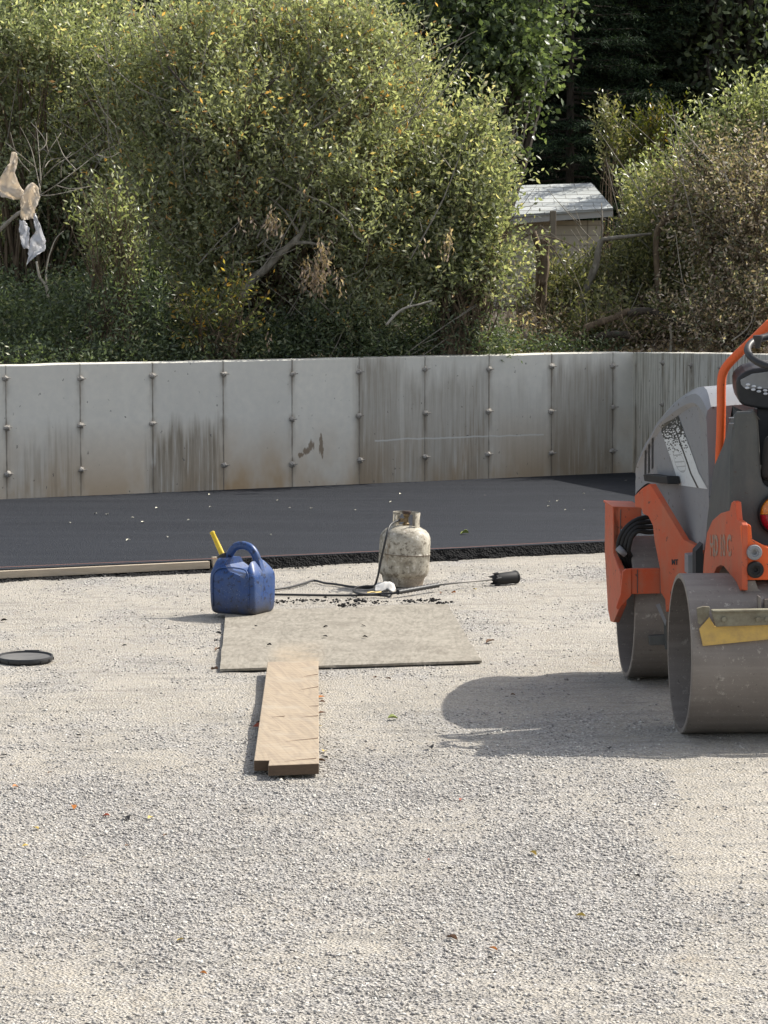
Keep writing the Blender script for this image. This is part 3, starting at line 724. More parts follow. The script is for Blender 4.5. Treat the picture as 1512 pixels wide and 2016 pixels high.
protos = {}
def fallen(px, py, col, L=.05, z=None, group='fallen leaves on the gravel', label=None):
    p = G(px, py, 0)
    zz = (gheight(np.array([p.x]), np.array([p.y]))[0] + .008) if z is None else z
    p = G(px, py, zz)
    if col not in protos:
        me_o = leaf_mesh(1, .27, .05).build('fallen_leaf', LMt[col]); protos[col] = me_o.data
        s = me_o.modifiers.new('thick', 'SOLIDIFY'); s.thickness = .02; o = me_o; protos[col + 'o'] = o
    else:
        o = protos[col + 'o'].copy(); COL.objects.link(o)
    o.location = p; o.scale = (L, L * random.uniform(.8, 1.3), L * random.uniform(.8, 1.6)); o.rotation_euler = (random.uniform(-.3, .3), random.uniform(-.2, .2), random.uniform(0, 6.28))
    tag(o, label, 'leaf', group)
def where(px, py):
    if py > 1750: return 'far in the foreground, ' + ('left' if px < 600 else 'right of the middle' if px < 1050 else 'right')
    if py > 1530: return 'in the loose gravel ' + ('at the lower left' if px < 230 else 'nearer the plank end' if px < 600 else 'right of the plank end' if px < 1000 else 'below the roller shadow')
    if px < 330: return 'near the bucket lid'
    if px < 500 and py < 1330: return 'along the left edge of the plywood'
    if px < 560: return 'against the left side of the plank'
    if px < 660: return 'against the right side of the plank'
    if py < 1180: return 'just in front of the torch wand'
    if px > 930 and py < 1280: return 'off the right edge of the plywood'
    if py < 1345: return 'below the near edge of the plywood'
    return 'between the plank and the roller shadow' if px < 1100 else 'inside the roller shadow'
GL = {'orange': 'orange fallen leaf on the gravel', 'yellow': 'yellow fallen leaf on the gravel', 'brown': 'brown curled fallen leaf on the gravel', 'dark': 'blackened fallen leaf on the gravel', 'red': 'red fallen leaf on the gravel', 'green': 'green fallen leaf'}
for px, py, c_, L in ((143, 1589, 'orange', .055), (209, 1606, 'red', .035), (250, 1611, 'dark', .06), (296, 1610, 'yellow', .05), (70, 1630, 'yellow', .04), (30, 1549, 'orange', .035), (98, 1521, 'brown', .03), (155, 1448, 'dark', .03), (8, 1487, 'dark', .045),
                      (889, 1847, 'brown', .055), (971, 1868, 'orange', .04), (964, 1886, 'dark', .025), (1143, 1803, 'yellow', .045), (1050, 1680, 'yellow', .045), (908, 1574, 'red', .03), (845, 1692, 'red', .025), (814, 1651, 'dark', .025), (848, 1472, 'dark', .06), (1198, 1473, 'dark', .05), (773, 1414, 'green', .06),
                      (965, 1263, 'brown', .07), (948, 1258, 'dark', .03), (738, 1334, 'brown', .03), (765, 1336, 'brown', .03), (893, 1167, 'orange', .05), (868, 1168, 'brown', .05), (935, 1160, 'yellow', .04), (638, 1479, 'yellow', .045), (632, 1498, 'brown', .05), (640, 1492, 'dark', .05),
                      (632, 1373, 'orange', .05), (634, 1404, 'brown', .045), (630, 1429, 'yellow', .04), (634, 1382, 'brown', .04), (508, 1432, 'red', .06), (512, 1422, 'brown', .05), (430, 1247, 'dark', .05), (425, 1262, 'dark', .045), (428, 1279, 'brown', .05), (423, 1318, 'brown', .06), (245, 1271, 'dark', .035), (8, 1222, 'dark', .05), (560, 1536, 'dark', .035),
                      (50, 1665, 'yellow', .03), (400, 1916, 'orange', .03), (355, 1850, 'yellow', .03), (250, 1665, 'brown', .03), (1500, 1783, 'dark', .03), (325, 1645, 'brown', .03), (1254, 1725, 'dark', .03), (1010, 1368, 'brown', .03)):
    fallen(px, py, c_, L * .8, None, 'fallen leaves on the gravel', ('larger ' if L >= .05 else 'small ') + GL[c_].replace(' on the gravel', '') + ' ' + where(px, py))
protos_pad = [(211, 1013), (188, 1011), (261, 1019), (281, 1028), (371, 1024), (137, 1029), (330, 1057), (252, 1064), (308, 1000), (412, 974), (414, 998), (547, 985), (570, 1000), (612, 1001), (768, 989), (788, 972), (770, 988), (955, 975), (1098, 986), (1080, 988), (1149, 972), (1150, 1004), (1113, 1004), (1080, 997), (533, 1053), (700, 1004), (1232, 946), (915, 1050)]
for (px, py) in protos_pad:
    fallen(px, py, 'pale' if (px, py) != (915, 1050) else 'green', random.uniform(.018, .038) if px != 915 else .07, ZP + .008, 'small leaves lying on the asphalt',
           'small pale leaf on the black asphalt, ' + ('close to the wall foot' if py < 990 else 'midway across the strip' if py < 1020 else 'near the edge board') + (' at the left' if px < 360 else ' behind the blue can' if px < 640 else ' behind the tank' if px < 960 else ' towards the roller') if px != 915 else 'yellow green leaf on the asphalt behind the tank')
for px, py in ((640, 1253), (530, 1270), (504, 1233), (716, 1232), (641, 1234), (719, 1254)):
    fallen(px, py, 'dark', .03, .026, 'dark crumbs of leaf on the plywood', 'dark leaf scrap lying on the plywood sheet')

# ------------------------------------------------------------------ tandem roller, seen from behind its left corner
RO = Vector((1.285, 12.60, 0)); RA = R_(3)
cU = Vector((math.cos(RA), math.sin(RA), 0)); cV = Vector((-math.sin(RA), math.cos(RA), 0))
def W(u, v, z): return RO + cU * u + cV * v + Vector((0, 0, z))
def toL(p): q = Vector(p) - RO; return (q.dot(cU), q.dot(cV), q.z)
def RP(px, py, a, b):
    """pixel ray onto the upright plane through local points a=(u,v), b=(u,v)"""
    A, B = W(a[0], a[1], 0), W(b[0], b[1], 0); d = (B - A).normalized(); n = Vector((d.y, -d.x, 0))
    r = ray(px, py); return EYE + r * ((A - EYE).dot(n) / r.dot(n))
def RV(px, py, v): return RP(px, py, (0, v), (1, v))
def uv_at(px, v): l = toL(RV(px, 1000, v)); return (l[0], l[1])
def mir(p): u, v, z = toL(p); return W(1.0 - u, v, z)
def mirror(mb):
    m = MB(); m.v = [tuple(mir(p)) for p in mb.v]; m.f = [tuple(reversed(f)) for f in mb.f]; return m
roller = empty('road_roller', RO, RA, label='orange and grey tandem road roller parked on the gravel at the right edge', cat='road roller')
def rp(name, mb, mat, both=False, parent=None, **k):
    o = mb.build(name, mat, parent or roller, **k)
    if both: mirror(mb).build(name, mat, parent or roller, **k)
    return o
# materials
def paint(name, col, dirt, amt, rough=.45):
    t = NT(name); co = t.coord(); n1 = t.noise(co, 4, 6, .65); n2 = t.noise(co, 26, 5, .65); n3 = t.noise(t.coord(scale=(1, 1, .25)), 18, 4)
    c = t.mix(t.math('MULTIPLY', t.mrange(n1, .35, .7, 0, 1), amt), col, dirt)
    c = t.mix(t.math('MULTIPLY', t.mrange(n3, .5, .7, 0, 1), amt * .7), c, dirt)
    c = t.mix(t.mrange(n2, .63, .67, 0, .85), c, (.07, .05, .04)); c = t.mix(t.mrange(t.noise(co, 60, 4, .7), .60, .72, 0, .5), c, dirt)
    return t.fin(c, t.mrange(n1, .3, .7, rough, rough + .25), t.bump(n2, .06, .002))
M_or = paint('orange_paint', (.56, .080, .022), (.40, .18, .11), .6)
M_or2 = paint('orange_bar_paint', (.80, .12, .02), (.50, .16, .07), .3, .4)
M_gr = paint('grey_hood_plastic', (.235, .245, .262), (.27, .265, .25), .35, .38)
M_dg = paint('dark_fender_plastic', (.060, .064, .064), (.14, .14, .125), .5, .5)
M_rb = worn('black_rubber', (.012, .012, .012), (.07, .065, .055), .3, .6)
t = NT('drum_steel'); co = t.coord(); n1 = t.noise(co, 3.5, 5, .6); n2 = t.noise(co, 30, 5, .7); n3 = t.noise(t.coord(scale=(.05, 1, 1)), 22, 4, .6)
c = t.mix(t.mrange(n1, .35, .65, 0, 1), (.165, .142, .125), (.225, .198, .175)); c = t.mix(t.mrange(n3, .45, .65, 0, .35), c, (.30, .275, .245))
c = t.mix(t.mrange(n2, .60, .68, 0, .7), c, (.42, .39, .34)); c = t.mix(t.mrange(t.noise(co, 55, 3), .64, .7, 0, .5), c, (.04, .03, .025))
c = t.mix(t.mrange(t.noise(co, 110, 3), .64, .70, 0, .7), c, (.38, .35, .30)); c = t.mix(t.mrange(t.noise(t.coord(scale=(1, .3, 1)), 7, 4), .66, .70, 0, .45), c, (.30, .27, .22))
M_drum = t.fin(c, t.mrange(n1, .3, .7, .42, .6), t.bump(n2, .1, .002), .1)
t = NT('drum_inside'); co = t.coord(); n1 = t.noise(co, 6, 5, .6)
c = t.mix(t.mrange(n1, .4, .7, 0, 1), (.085, .08, .07), (.13, .11, .09)); c = t.mix(t.mrange(t.noise(co, 8, 3), .60, .66, 0, .7), c, (.12, .03, .015))
M_din = t.fin(c, .7)
# drums
DR = .348
def drum(v, u0=0.0, wd_=1.0):
    mb = MB(); m = Matrix.Translation(W(u0, v, DR)) @ cU.to_track_quat('Z', 'Y').to_matrix().to_4x4()
    prof = [(DR - .022, 0), (DR - .004, 0), (DR, .004), (DR, wd_ - .004), (DR - .004, wd_), (DR - .022, wd_), (DR - .022, wd_ * .5)]
    mb.lathe(prof, 120, m, close=True); d = rp('drum', mb, M_drum, auto=35)
    for s_ in (0, 1):
        zw = .26 if not s_ else wd_ - .28; mb = MB(); mb.lathe([(0, zw), (DR - .021, zw), (DR - .021, zw + .02), (0, zw + .02)], 64, m); mb.build('drum_web', M_din, d, auto=35)
        mb = MB()
        z0 = .26 if not s_ else wd_ - .26; dz = -.05 if not s_ else .05
        mb.lathe([(0, z0 + dz), (.09, z0 + dz), (.10, z0 + dz * .6), (.12, z0), (0, z0)], 32, m)
        for k in range(8):
            a = k * math.pi / 4; q = m @ Vector((.155 * math.cos(a), .155 * math.sin(a), z0 + dz * .2)); mb.lathe([(0, -.012), (.014, -.012), (.014, .012), (0, .012)], 6, Matrix.Translation(q) @ cU.to_track_quat('Z', 'Y').to_matrix().to_4x4())
        mb.build('drum_hub', M_din, d, auto=35)
    return d
drum(0); drum(1.67, -.012)

# hood: stations along the machine, ring from the foot of the side up to the crown
ST = [(.76, [(1392, 1085), (1396, 1000), (1394, 900), (1391, 830), (1390, 822), (1393, 808), (1400, 801)]),
      (1.0, [(1378, 1080), (1383, 1000), (1378, 900), (1372, 800), (1366, 793), (1370, 775), (1385, 761)]),
      (1.3, [(1343, 1066), (1350, 980), (1345, 900), (1340, 815), (1332, 807), (1332, 795), (1338, 784)]),
      (1.6, [(1312, 1010), (1312, 960), (1308, 900), (1303, 845), (1296, 837), (1297, 828), (1304, 820)]),
      (1.76, [(1296, 978), (1296, 945), (1292, 905), (1288, 868), (1282, 861), (1283, 853), (1289, 846)]),
      (1.9, [(1279, 951), (1280, 932), (1277, 913), (1272, 896), (1266, 891), (1266, 884), (1270, 875)]),
      (2.05, [(1258, 964), (1260, 950), (1257, 935), (1255, 925), (1252, 920), (1254, 914), (1259, 906)]),
      (2.12, [(1251, 974), (1251, 965), (1251, 955), (1251, 948), (1252, 942), (1254, 938), (1260, 934)])]
rings = []
for v, ring in ST:
    L = [toL(RV(px, py, v)) for px, py in ring]; top = L[-1]
    half = [Vector(W(u, v, z)) for u, _, z in L]
    uT, zT = top[0], top[2]; full = half + [W(uT + (.5 - uT) * f, v, zT + .018 * f) for f in (.25, .6)]
    full = full + [W(.5, v, zT + .02)] + [mir(p) for p in reversed(full)]
    rings.append(full)
dense = []
for i in range(len(rings) - 1):
    for k in range(4):
        tt = k / 4; p0, p1, p2, p3 = rings[max(i - 1, 0)], rings[i], rings[i + 1], rings[min(i + 2, len(rings) - 1)]
        dense.append([.5 * ((2 * b) + (c_ - a) * tt + (2 * a - 5 * b + 4 * c_ - d) * tt * tt + (3 * b - a - 3 * c_ + d) * tt ** 3) for a, b, c_, d in zip(p0, p1, p2, p3)])
dense.append(rings[-1])
hm = MB(); loft(hm, dense, None, cap=True, closed=False)
hood = rp('engine_hood', hm, M_gr, auto=32)
bvh = BVHTree.FromPolygons([Vector(v) for v in hm.v], [tuple(f) for f in hm.f])
def onto(px, py, off=.002):
    d = ray(px, py).normalized(); h = bvh.ray_cast(EYE, d)
    if h[0] is None: return None
    n = h[1]; n = n if n.dot(d) < 0 else -n
    return h[0] + n * off
def decal_grid(L, Rr, n, m, off=.002):
    """L, Rr: polylines of pixels (top to bottom)"""
    def at(pl, f):
        k = f * (len(pl) - 1); i = min(int(k), len(pl) - 2); t_ = k - i
        return (pl[i][0] * (1 - t_) + pl[i + 1][0] * t_, pl[i][1] * (1 - t_) + pl[i + 1][1] * t_)
    V = []; uv = []
    for i in range(n + 1):
        a, b = at(L, i / n), at(Rr, i / n)
        for j in range(m + 1):
            f = j / m; V.append(onto(a[0] * (1 - f) + b[0] * f, a[1] * (1 - f) + b[1] * f, off)); uv.append((f, 1 - i / n))
    if any(v is None for v in V): print('DECAL MISS', sum(v is None for v in V))
    F = [(i * (m + 1) + j, i * (m + 1) + j + 1, (i + 1) * (m + 1) + j + 1, (i + 1) * (m + 1) + j) for i in range(n) for j in range(m)]
    F = [f for f in F if all(V[k] is not None for k in f)]
    V = [v if v is not None else Vector((0, 0, 0)) for v in V]
    return V, F, uv
t = NT('halftone_sticker'); uvn = t.n('UVMap'); xyz = t.sep(uvn.outputs[0])
cmb = t.n('CombineXYZ'); t.l(t.math('MULTIPLY', xyz[0], 10.0), cmb.inputs[0]); t.l(t.math('MULTIPLY', xyz[1], 44.0), cmb.inputs[1])
vd = t.vor(cmb.outputs[0], 1.0, rand=.75); thr = t.mrange(xyz[1], .60, 1.0, .62, .18)
white_top = t.math('LESS_THAN', vd, thr); thr2 = t.mrange(xyz[1], .60, .30, .42, .0); black_low = t.math('LESS_THAN', vd, thr2)
up_ = t.math('GREATER_THAN', xyz[1], .62)
base = t.mix(up_, (.66, .69, .69), (.018, .02, .018))
c = t.mix(t.math('MULTIPLY', white_top, up_), base, (.66, .69, .69))
c = t.mix(t.math('MULTIPLY', black_low, t.math('SUBTRACT', 1, up_)), c, (.03, .03, .03))
ln = t.math('LESS_THAN', t.math('ABSOLUTE', t.math('SUBTRACT', xyz[0], .66)), .035); ln = t.math('MULTIPLY', ln, t.math('LESS_THAN', xyz[1], .75))
c = t.mix(ln, c, (.03, .03, .03))
# small oval emblem: outline rings and bars
ex = t.math('DIVIDE', t.math('SUBTRACT', xyz[0], .34), .22); ey = t.math('DIVIDE', t.math('SUBTRACT', xyz[1], .38), .15)
rr = t.math('SQRT', t.math('ADD', t.math('MULTIPLY', ex, ex), t.math('MULTIPLY', ey, ey)))
inside = t.math('LESS_THAN', rr, 1.0); bars = t.math('GREATER_THAN', t.math('SINE', t.math('MULTIPLY', ey, 13.0)), .80)
ring_ = t.math('MULTIPLY', t.math('GREATER_THAN', rr, .93), inside)
c = t.mix(t.math('MULTIPLY', t.math('MAXIMUM', t.math('MULTIPLY', inside, bars), ring_), .5), c, (.08, .09, .09))
c = t.mix(t.mrange(t.noise(t.coord(), 50, 4), .55, .75, 0, .35), c, (.30, .29, .26))
M_dec = t.fin(c, .4)
V, F, uv = decal_grid([(1303, 836), (1306, 826)][:1] + [(1303, 850), (1312, 875), (1324, 910), (1332, 936), (1338, 955)], [(1336, 818), (1341, 833), (1353, 866), (1368, 907), (1376, 930), (1394, 963)], 40, 8, .0025)
me = bpy.data.meshes.new('halftone_sticker'); me.from_pydata([tuple(v) for v in V], [], F)
ul = me.uv_layers.new(name='UVMap')
for lp in me.loops: ul.data[lp.index].uv = uv[lp.vertex_index]
o = link_mesh('halftone_sticker', me, M_dec, hood); o.data.polygons.foreach_set('use_smooth', [True] * len(F))
# vent slots
t = NT('slot_black'); M_slot = t.fin((.03, .032, .035), .7)
for x0, y0, y1 in ((1271.5, 884, 934), (1278.5, 872, 930), (1285.5, 860, 921)):
    V, F, uv = decal_grid([(x0 - 1.8, y0 + 3), (x0 - 1.6, y1 + 3)], [(x0 + 1.4, y0), (x0 + 1.0, y1)], 12, 2, .0035)
    m_ = MB(); m_.add(V, F); m_.build('vent_slot', M_slot, hood)
# seam lines of the hood
V, F, uv = decal_grid([(1380, 800), (1385, 880), (1390, 960)], [(1381.2, 800), (1386.2, 880), (1391.2, 960)], 14, 1, .0015)
# latch
mb = MB(); sA, sB = uv_at(1376, .98), uv_at(1290, 1.72)
pts = [RP(x, y, sA, sB) for x, y in ((1284, 934), (1292, 933), (1310, 936), (1331, 937), (1333, 953), (1318, 952), (1286, 947))]
inn = (W(.5, 1.3, 0) - W(.2, 1.3, 0)).normalized()
mb.prism([p - inn * .045 for p in pts], inn * .06); rp('hood_latch', mb, M_rb, bevel=.004, parent=hood)

# orange lower frame under the hood
pA, pB = (uv_at(1376, 1.0)[0] + .012, 1.0), (uv_at(1266, 1.9)[0] + .016, 1.9)
def FP(x, y): return RP(x, y, pA, pB)
pC, pD = (uv_at(1376, 1.0)[0] + .012, 1.0), uv_at(1250, 1.42)
def FP2(x, y): return RP(x, y, pC, pD)
out2 = [(1249, 976), (1264, 961), (1279, 952), (1291, 972), (1345, 1062), (1376, 1078), (1372, 1092), (1354, 1093), (1354, 1128), (1337, 1142), (1325, 1165), (1316, 1200), (1311, 1205), (1309, 1180), (1300, 1165), (1299, 1120), (1294, 1095), (1288, 1065), (1285, 1035), (1276, 1016), (1266, 1012), (1262, 1000), (1250, 998)]
mb = MB(); mb.prism([FP2(x, y) for x, y in out2], inn * .03); rp('frame_arm', mb, M_or, both=True, bevel=.003)
out_ = [(1249, 976), (1264, 961), (1279, 953), (1291, 973), (1343, 1056), (1330, 1062), (1292, 1058), (1288, 1035), (1276, 1016), (1266, 1012), (1262, 1000), (1250, 998)]
mb = MB(); mb.prism([FP(x, y) for x, y in [(x + 2, y + 1) for x, y in out_]], inn * .045); rp('front_frame', mb, M_or, both=True, bevel=.003)
# cross body between the side plates (engine bay), keeps it solid
mb = MB(); mb.prism([W(.36, .95, .62), W(.64, .95, .62), W(.64, .95, .90), W(.36, .95, .90)], cV * .32); rp('chassis_block', mb, M_or, bevel=.005)
mb = MB(); mb.prism([W(.30, 1.3, .735), W(.70, 1.3, .735), W(.70, 1.3, .88), W(.30, 1.3, .88)], cV * .7); rp('engine_bay_floor', mb, M_slot)
# yoke round the left end of the far drum
yu = -.085
def YP(x, y): return RP(x, y, (yu, 1.2), (yu, 2.2))
def zpx(py, v, u=0): return toL(RV(1240, py, v))[2]
# side plate in the (v, z) plane, outboard of the drum
sp = [(1.90, .885), (1.36, .865), (1.345, .80), (1.80, .80), (1.80, .56), (1.62, .50), (1.33, .56), (1.30, .40), (1.42, .33), (1.60, .30), (1.80, .34), (1.88, .42), (1.90, .60)]
sp = [(v + .0, z) for v, z in sp]
plate = [(1.90, .85), (1.58, .85), (1.58, .62), (1.30, .545), (1.30, .40), (1.55, .285), (1.66, .275), (1.76, .32), (1.90, .60)]
mb = MB(); mb.prism([W(yu, v, z) for v, z in plate], cU * .03)
yk = rp('yoke_plate', mb, M_or, both=True, bevel=.004)
# faces turned to the viewer
mb = MB(); mb.prism([RV(x, y, 1.58) for x, y in ((1206, 999), (1263, 1001), (1263, 1040), (1222, 1042), (1219, 1075), (1228, 1122), (1224, 1140), (1213, 1110), (1207, 1060))], cV * .05)
rp('yoke_upright', mb, M_or, both=True, bevel=.004)
mb = MB(); mb.prism([RV(x, y, 1.58) for x, y in ((1206, 997), (1264, 999), (1264, 1003), (1206, 1001))], cV * .35)
rp('yoke_top', mb, M_or, both=True, bevel=.002)
mb = MB(); mb.prism([RV(x, y, 1.27) for x, y in ((1242, 1120), (1316, 1119), (1316, 1168), (1243, 1170))], cV * .035)
rp('yoke_arm', mb, M_or, both=True, bevel=.004)
mb = MB(); mb.prism([RV(x, y, 1.262) for x, y in ((1226, 1126), (1232, 1121), (1243, 1120), (1243, 1172), (1216, 1201), (1213, 1196), (1222, 1170))], cV * .03)
rp('yoke_gusset', mb, M_or, both=True, bevel=.003)
mb = MB()
for x in (1255, 1300): mb.tube([RV(x, 1121, 1.268), RV(x, 1168, 1.268)], .0022, 5)
mb.tube([RV(1222, 1003, 1.578), RV(1221, 1050, 1.578)], .0022, 5)
rp('weld_bead', mb, M_dg)
# hydraulic hoses
for k in range(4):
    d_ = k * 8.0; v0 = 1.50 - .012 * k
    pts = [RV(1290, 1017 + d_ * 1.25, v0), RV(1276, 1018 + d_ * 1.25, v0 - .01), RV(1256 , 1022 + d_, v0 - .03), RV(1236 + d_ * .35, 1035 + d_ * .9, v0 - .04), RV(1222 + d_ * .75, 1055 + d_ * .6, v0 - .04), RV(1217 + d_ * .85, 1078 + d_ * .3, v0 - .03), RV(1224 + d_ * .8, 1098, v0), RV(1236 + d_ * .5, 1118, v0 + .02)]
    mb = MB(); mb.tube(catmull(pts, 6), .0115, 10); rp('hydraulic_hose', mb, M_rb, smooth=True)
mb = MB()
mb.tube([RV(1216, 1078, 1.44), RV(1232, 1092, 1.44)], .016, 10); rp('hose_clamp', mb, M_gr, smooth=True)
# small plate on the far drum side
mb = MB(); mb.prism([RV(x, y, 1.25) for x, y in ((1291, 1191), (1299, 1188), (1306, 1208), (1312, 1222), (1310, 1232), (1303, 1216))], cV * .006); rp('steel_tab', mb, M_gr)
mb = MB(); mb.prism([RV(x, y, 1.27) for x, y in ((1278, 1252), (1312, 1250), (1312, 1270), (1280, 1271))], cV * .04); mb.tube([RV(1309, 1218, 1.27), RV(1312, 1278, 1.27)], .008, 6); rp('scraper_bracket', mb, M_dg, bevel=.003)
mb = MB(); mb.prism([RV(x, y, .93) for x, y in ((1354, 1093), (1373, 1091), (1378, 1098), (1372, 1128), (1354, 1130))], cV * .1); rp('grey_box', mb, M_gr, bevel=.003)
mb = MB(); mb.prism([RV(x, y, .80) for x, y in ((1370, 1085), (1384, 1070), (1384, 1135), (1370, 1135))], cV * .1); rp('joint_cover', mb, M_slot)
# rear frame plate
qA, qB = uv_at(1461, -.2), uv_at(1385, .4)
def QP(x, y): return RP(x, y, qA, qB)
arch = [(1432 - 10.5 * math.cos(a) - 10, 1130 - 17 * math.sin(a)) for a in np.linspace(0, math.pi, 9)]
out_ = [(1383, 1140), (1386, 1092), (1392, 1048), (1402, 1025), (1419, 1010), (1436, 1005), (1440, 989), (1444, 986), (1448, 988), (1451, 1023), (1459, 1028), (1461, 1034), (1461, 1162), (1450, 1164), (1443, 1143), (1435, 1128)] + [(1430, 1122), (1425, 1115), (1418, 1113), (1411, 1117), (1406, 1127), (1404, 1138)]
mb = MB(); inq = (W(.5, .1, 0) - W(.2, .1, 0)).normalized(); mb.prism([QP(x, y) for x, y in out_], inq * .025)
rp('rear_side_plate', mb, M_or, both=True, bevel=.003)
# worn model lettering on the plate, reading upwards
def text(body, size, M, mat, parent, ext=.0008, name='lettering', cond=1.0):
    cu = bpy.data.curves.new('lettering', 'FONT'); cu.body = body; cu.size = size; cu.extrude = ext; cu.offset = size * .035; cu.align_x = 'CENTER'; cu.align_y = 'CENTER'
    o = bpy.data.objects.new('tmp', cu); COL.objects.link(o); bpy.context.view_layer.update()
    me = bpy.data.meshes.new_from_object(o.evaluated_get(bpy.context.evaluated_depsgraph_get())); bpy.data.objects.remove(o)
    me.transform(M @ Matrix.Diagonal((cond, 1, 1, 1))); return link_mesh(name, me, mat, parent)
def face_matrix(c, xd, n):
    xd = xd.normalized(); n = n.normalized(); yd = n.cross(xd); return Matrix.Translation(c) @ Matrix((xd, yd, n)).transposed().to_4x4()
t = NT('worn_grey_lettering'); M_let = t.fin(t.mix(t.mrange(t.noise(t.coord(), 60, 4), .45, .6, 0, 1), (.30, .24, .19), (.45, .17, .09)), .7)
xd = (QP(1440, 1075) - QP(1400, 1075)); nrm = Vector((xd.y, -xd.x, 0)).normalized()
if nrm.dot(EYE - QP(1420, 1075)) < 0: nrm = -nrm
text('HD 10 C', .125, face_matrix(QP(1419, 1076) + nrm * .0015, xd, nrm), M_let, roller, cond=.72)
xd2 = (FP2(1340, 1100) - FP2(1320, 1100)); n2_ = Vector((xd2.y, -xd2.x, 0)).normalized()
if n2_.dot(EYE - FP2(1330, 1100)) < 0: n2_ = -n2_
text('MT', .034, face_matrix(FP2(1329, 1107) + n2_ * .002, xd2, n2_), M_slot, roller, cond=1.0)
# rear cross beam with bolts
beam = [(1459, 1036), (1462, 1032), (1475, 1032), (1479, 1036), (1481, 1062), (1512, 1078), (1589, 1092), (1589, 1142), (1462, 1142)]
mb = MB(); mb.prism([RV(x, y, -.20) for x, y in beam], cV * .12); rp('rear_beam', mb, M_or2, both=True, bevel=.004)
for (x, y, r, mt, nm) in ((1484, 1087, .033, M_gr, 'steel_bumper'), (1486, 1121, .036, M_rb, 'rubber_bumper')):
    mb = MB(); mm = Matrix.Translation(RV(x, y, -.20)) @ (-cV).to_track_quat('Z', 'Y').to_matrix().to_4x4()
    mb.lathe([(0, 0), (r, 0), (r, .018), (r * .93, .024), (r * .55, .026), (r * .5, .020), (r * .3, .018), (r * .26, .008), (0, .008)], 32, mm); rp(nm, mb, mt, both=True, auto=35)
mb = MB(); mb.prism([RV(x, y, -.19) for x, y in ((1465, 1143), (1487, 1143), (1492, 1158), (1507, 1172), (1504, 1178), (1486, 1174), (1470, 1171), (1467, 1160))], cV * .02); rp('beam_bracket', mb, M_drum, bevel=.002); mb = MB()
mb.prism([RV(x, y, -.30) for x, y in ((1492, 1172), (1498, 1176), (1499, 1212), (1493, 1212))], cV * .03); rp('beam_strut', mb, M_drum, bevel=.002); mb = MB(); mb.prism([RV(x, y, -.28) for x, y in ((1505, 1180), (1530, 1178), (1530, 1206), (1505, 1206))], cV * .03)
rp('strut_block', mb, M_drum, bevel=.002)
mb = MB(); mb.prism([RV(x, y, -.12) for x, y in ((1487, 1142), (1560, 1142), (1560, 1172), (1500, 1172))], cV * .1); rp('hydraulic_block', mb, M_rb, bevel=.003)
# scraper
t = NT('scraper_yellow'); co = t.coord(); M_sy = t.fin(t.mix(t.mrange(t.noise(co, 14, 5, .7), .35, .65, 0, 1), (.60, .40, .11), (.44, .30, .11)), .75)
t = NT('scraper_steel'); co = t.coord(); n1 = t.noise(co, 12, 5, .7)
M_ss = t.fin(t.mix(t.mrange(n1, .35, .7, 0, 1), (.25, .235, .17), (.13, .105, .07)), .8, t.bump(n1, .4, .006))
mb = MB(); mb.prism([RV(x, y, -.355) for x, y in ((1377, 1238), (1397, 1215), (1407, 1233), (1589, 1226), (1589, 1257), (1512, 1259), (1384, 1272))], cV * .012)
rp('scraper_blade', mb, M_sy, both=True, bevel=.002)
mb = MB(); mb.prism([RV(x, y, -.375) for x, y in ((1401, 1203), (1403, 1201), (1589, 1199), (1589, 1228), (1410, 1234))], cV * .018)
mb.prism([RV(x, y, -.385) for x, y in ((1403, 1202), (1589, 1199), (1589, 1203), (1403, 1206))], cV * .05)
for x in (1425, 1492, 1510):
    mm = Matrix.Translation(RV(x, 1219, -.377)) @ (-cV).to_track_quat('Z', 'Y').to_matrix().to_4x4(); mb.lathe([(0, 0), (.012, 0), (.012, .009), (0, .009)], 6, mm)
rp('scraper_bar', mb, M_ss, both=True, bevel=.002)
mb = MB(); mb.prism([RV(x, y, -.35) for x, y in ((1372, 1198), (1385, 1194), (1398, 1195), (1396, 1213), (1379, 1230), (1375, 1226))], cV * .02); rp('scraper_end', mb, M_ss, both=True, bevel=.003)

# fender / rear bodywork beside the seat
A_ = [(1485, 810), (1452, 809), (1446, 813), (1441, 850), (1438, 900), (1437, 960), (1437, 1000), (1440, 1110), (1540, 1110), (1540, 966), (1512, 959), (1503, 953), (1499, 935), (1497, 890), (1493, 822)]
Aw = [RV(x, y, 0.0) for x, y in A_]
Bleft = {0: (1478, 822), 1: (1444, 822), 2: (1436, 826), 3: (1424, 876), 4: (1405, 919), 5: (1399, 965), 6: (1392, 1020), 7: (1384, 1110)}
Bw = []
for i, p in enumerate(Aw):
    if i in Bleft: Bw.append(RV(*Bleft[i], .58))
    else: u, v, z = toL(p); Bw.append(W(u, .58, z))
mb = MB(); n = len(Aw); mb.v = [tuple(p) for p in Aw + Bw]
mb.f = [tuple(range(n)), tuple(range(2 * n - 1, n - 1, -1))] + [(i, i + n, (i + 1) % n + n, (i + 1) % n) for i in range(n)]
rp('seat_fender', mb, M_dg, both=True, bevel=.012, seg=3, auto=30)
# handle slots on the fender edge
mb = MB()
for y in (823, 834): mb.tube([RV(1435, y, -.004), RV(1445, y - .5, -.008)], .0028, 6)
rp('fender_rib', mb, M_gr)
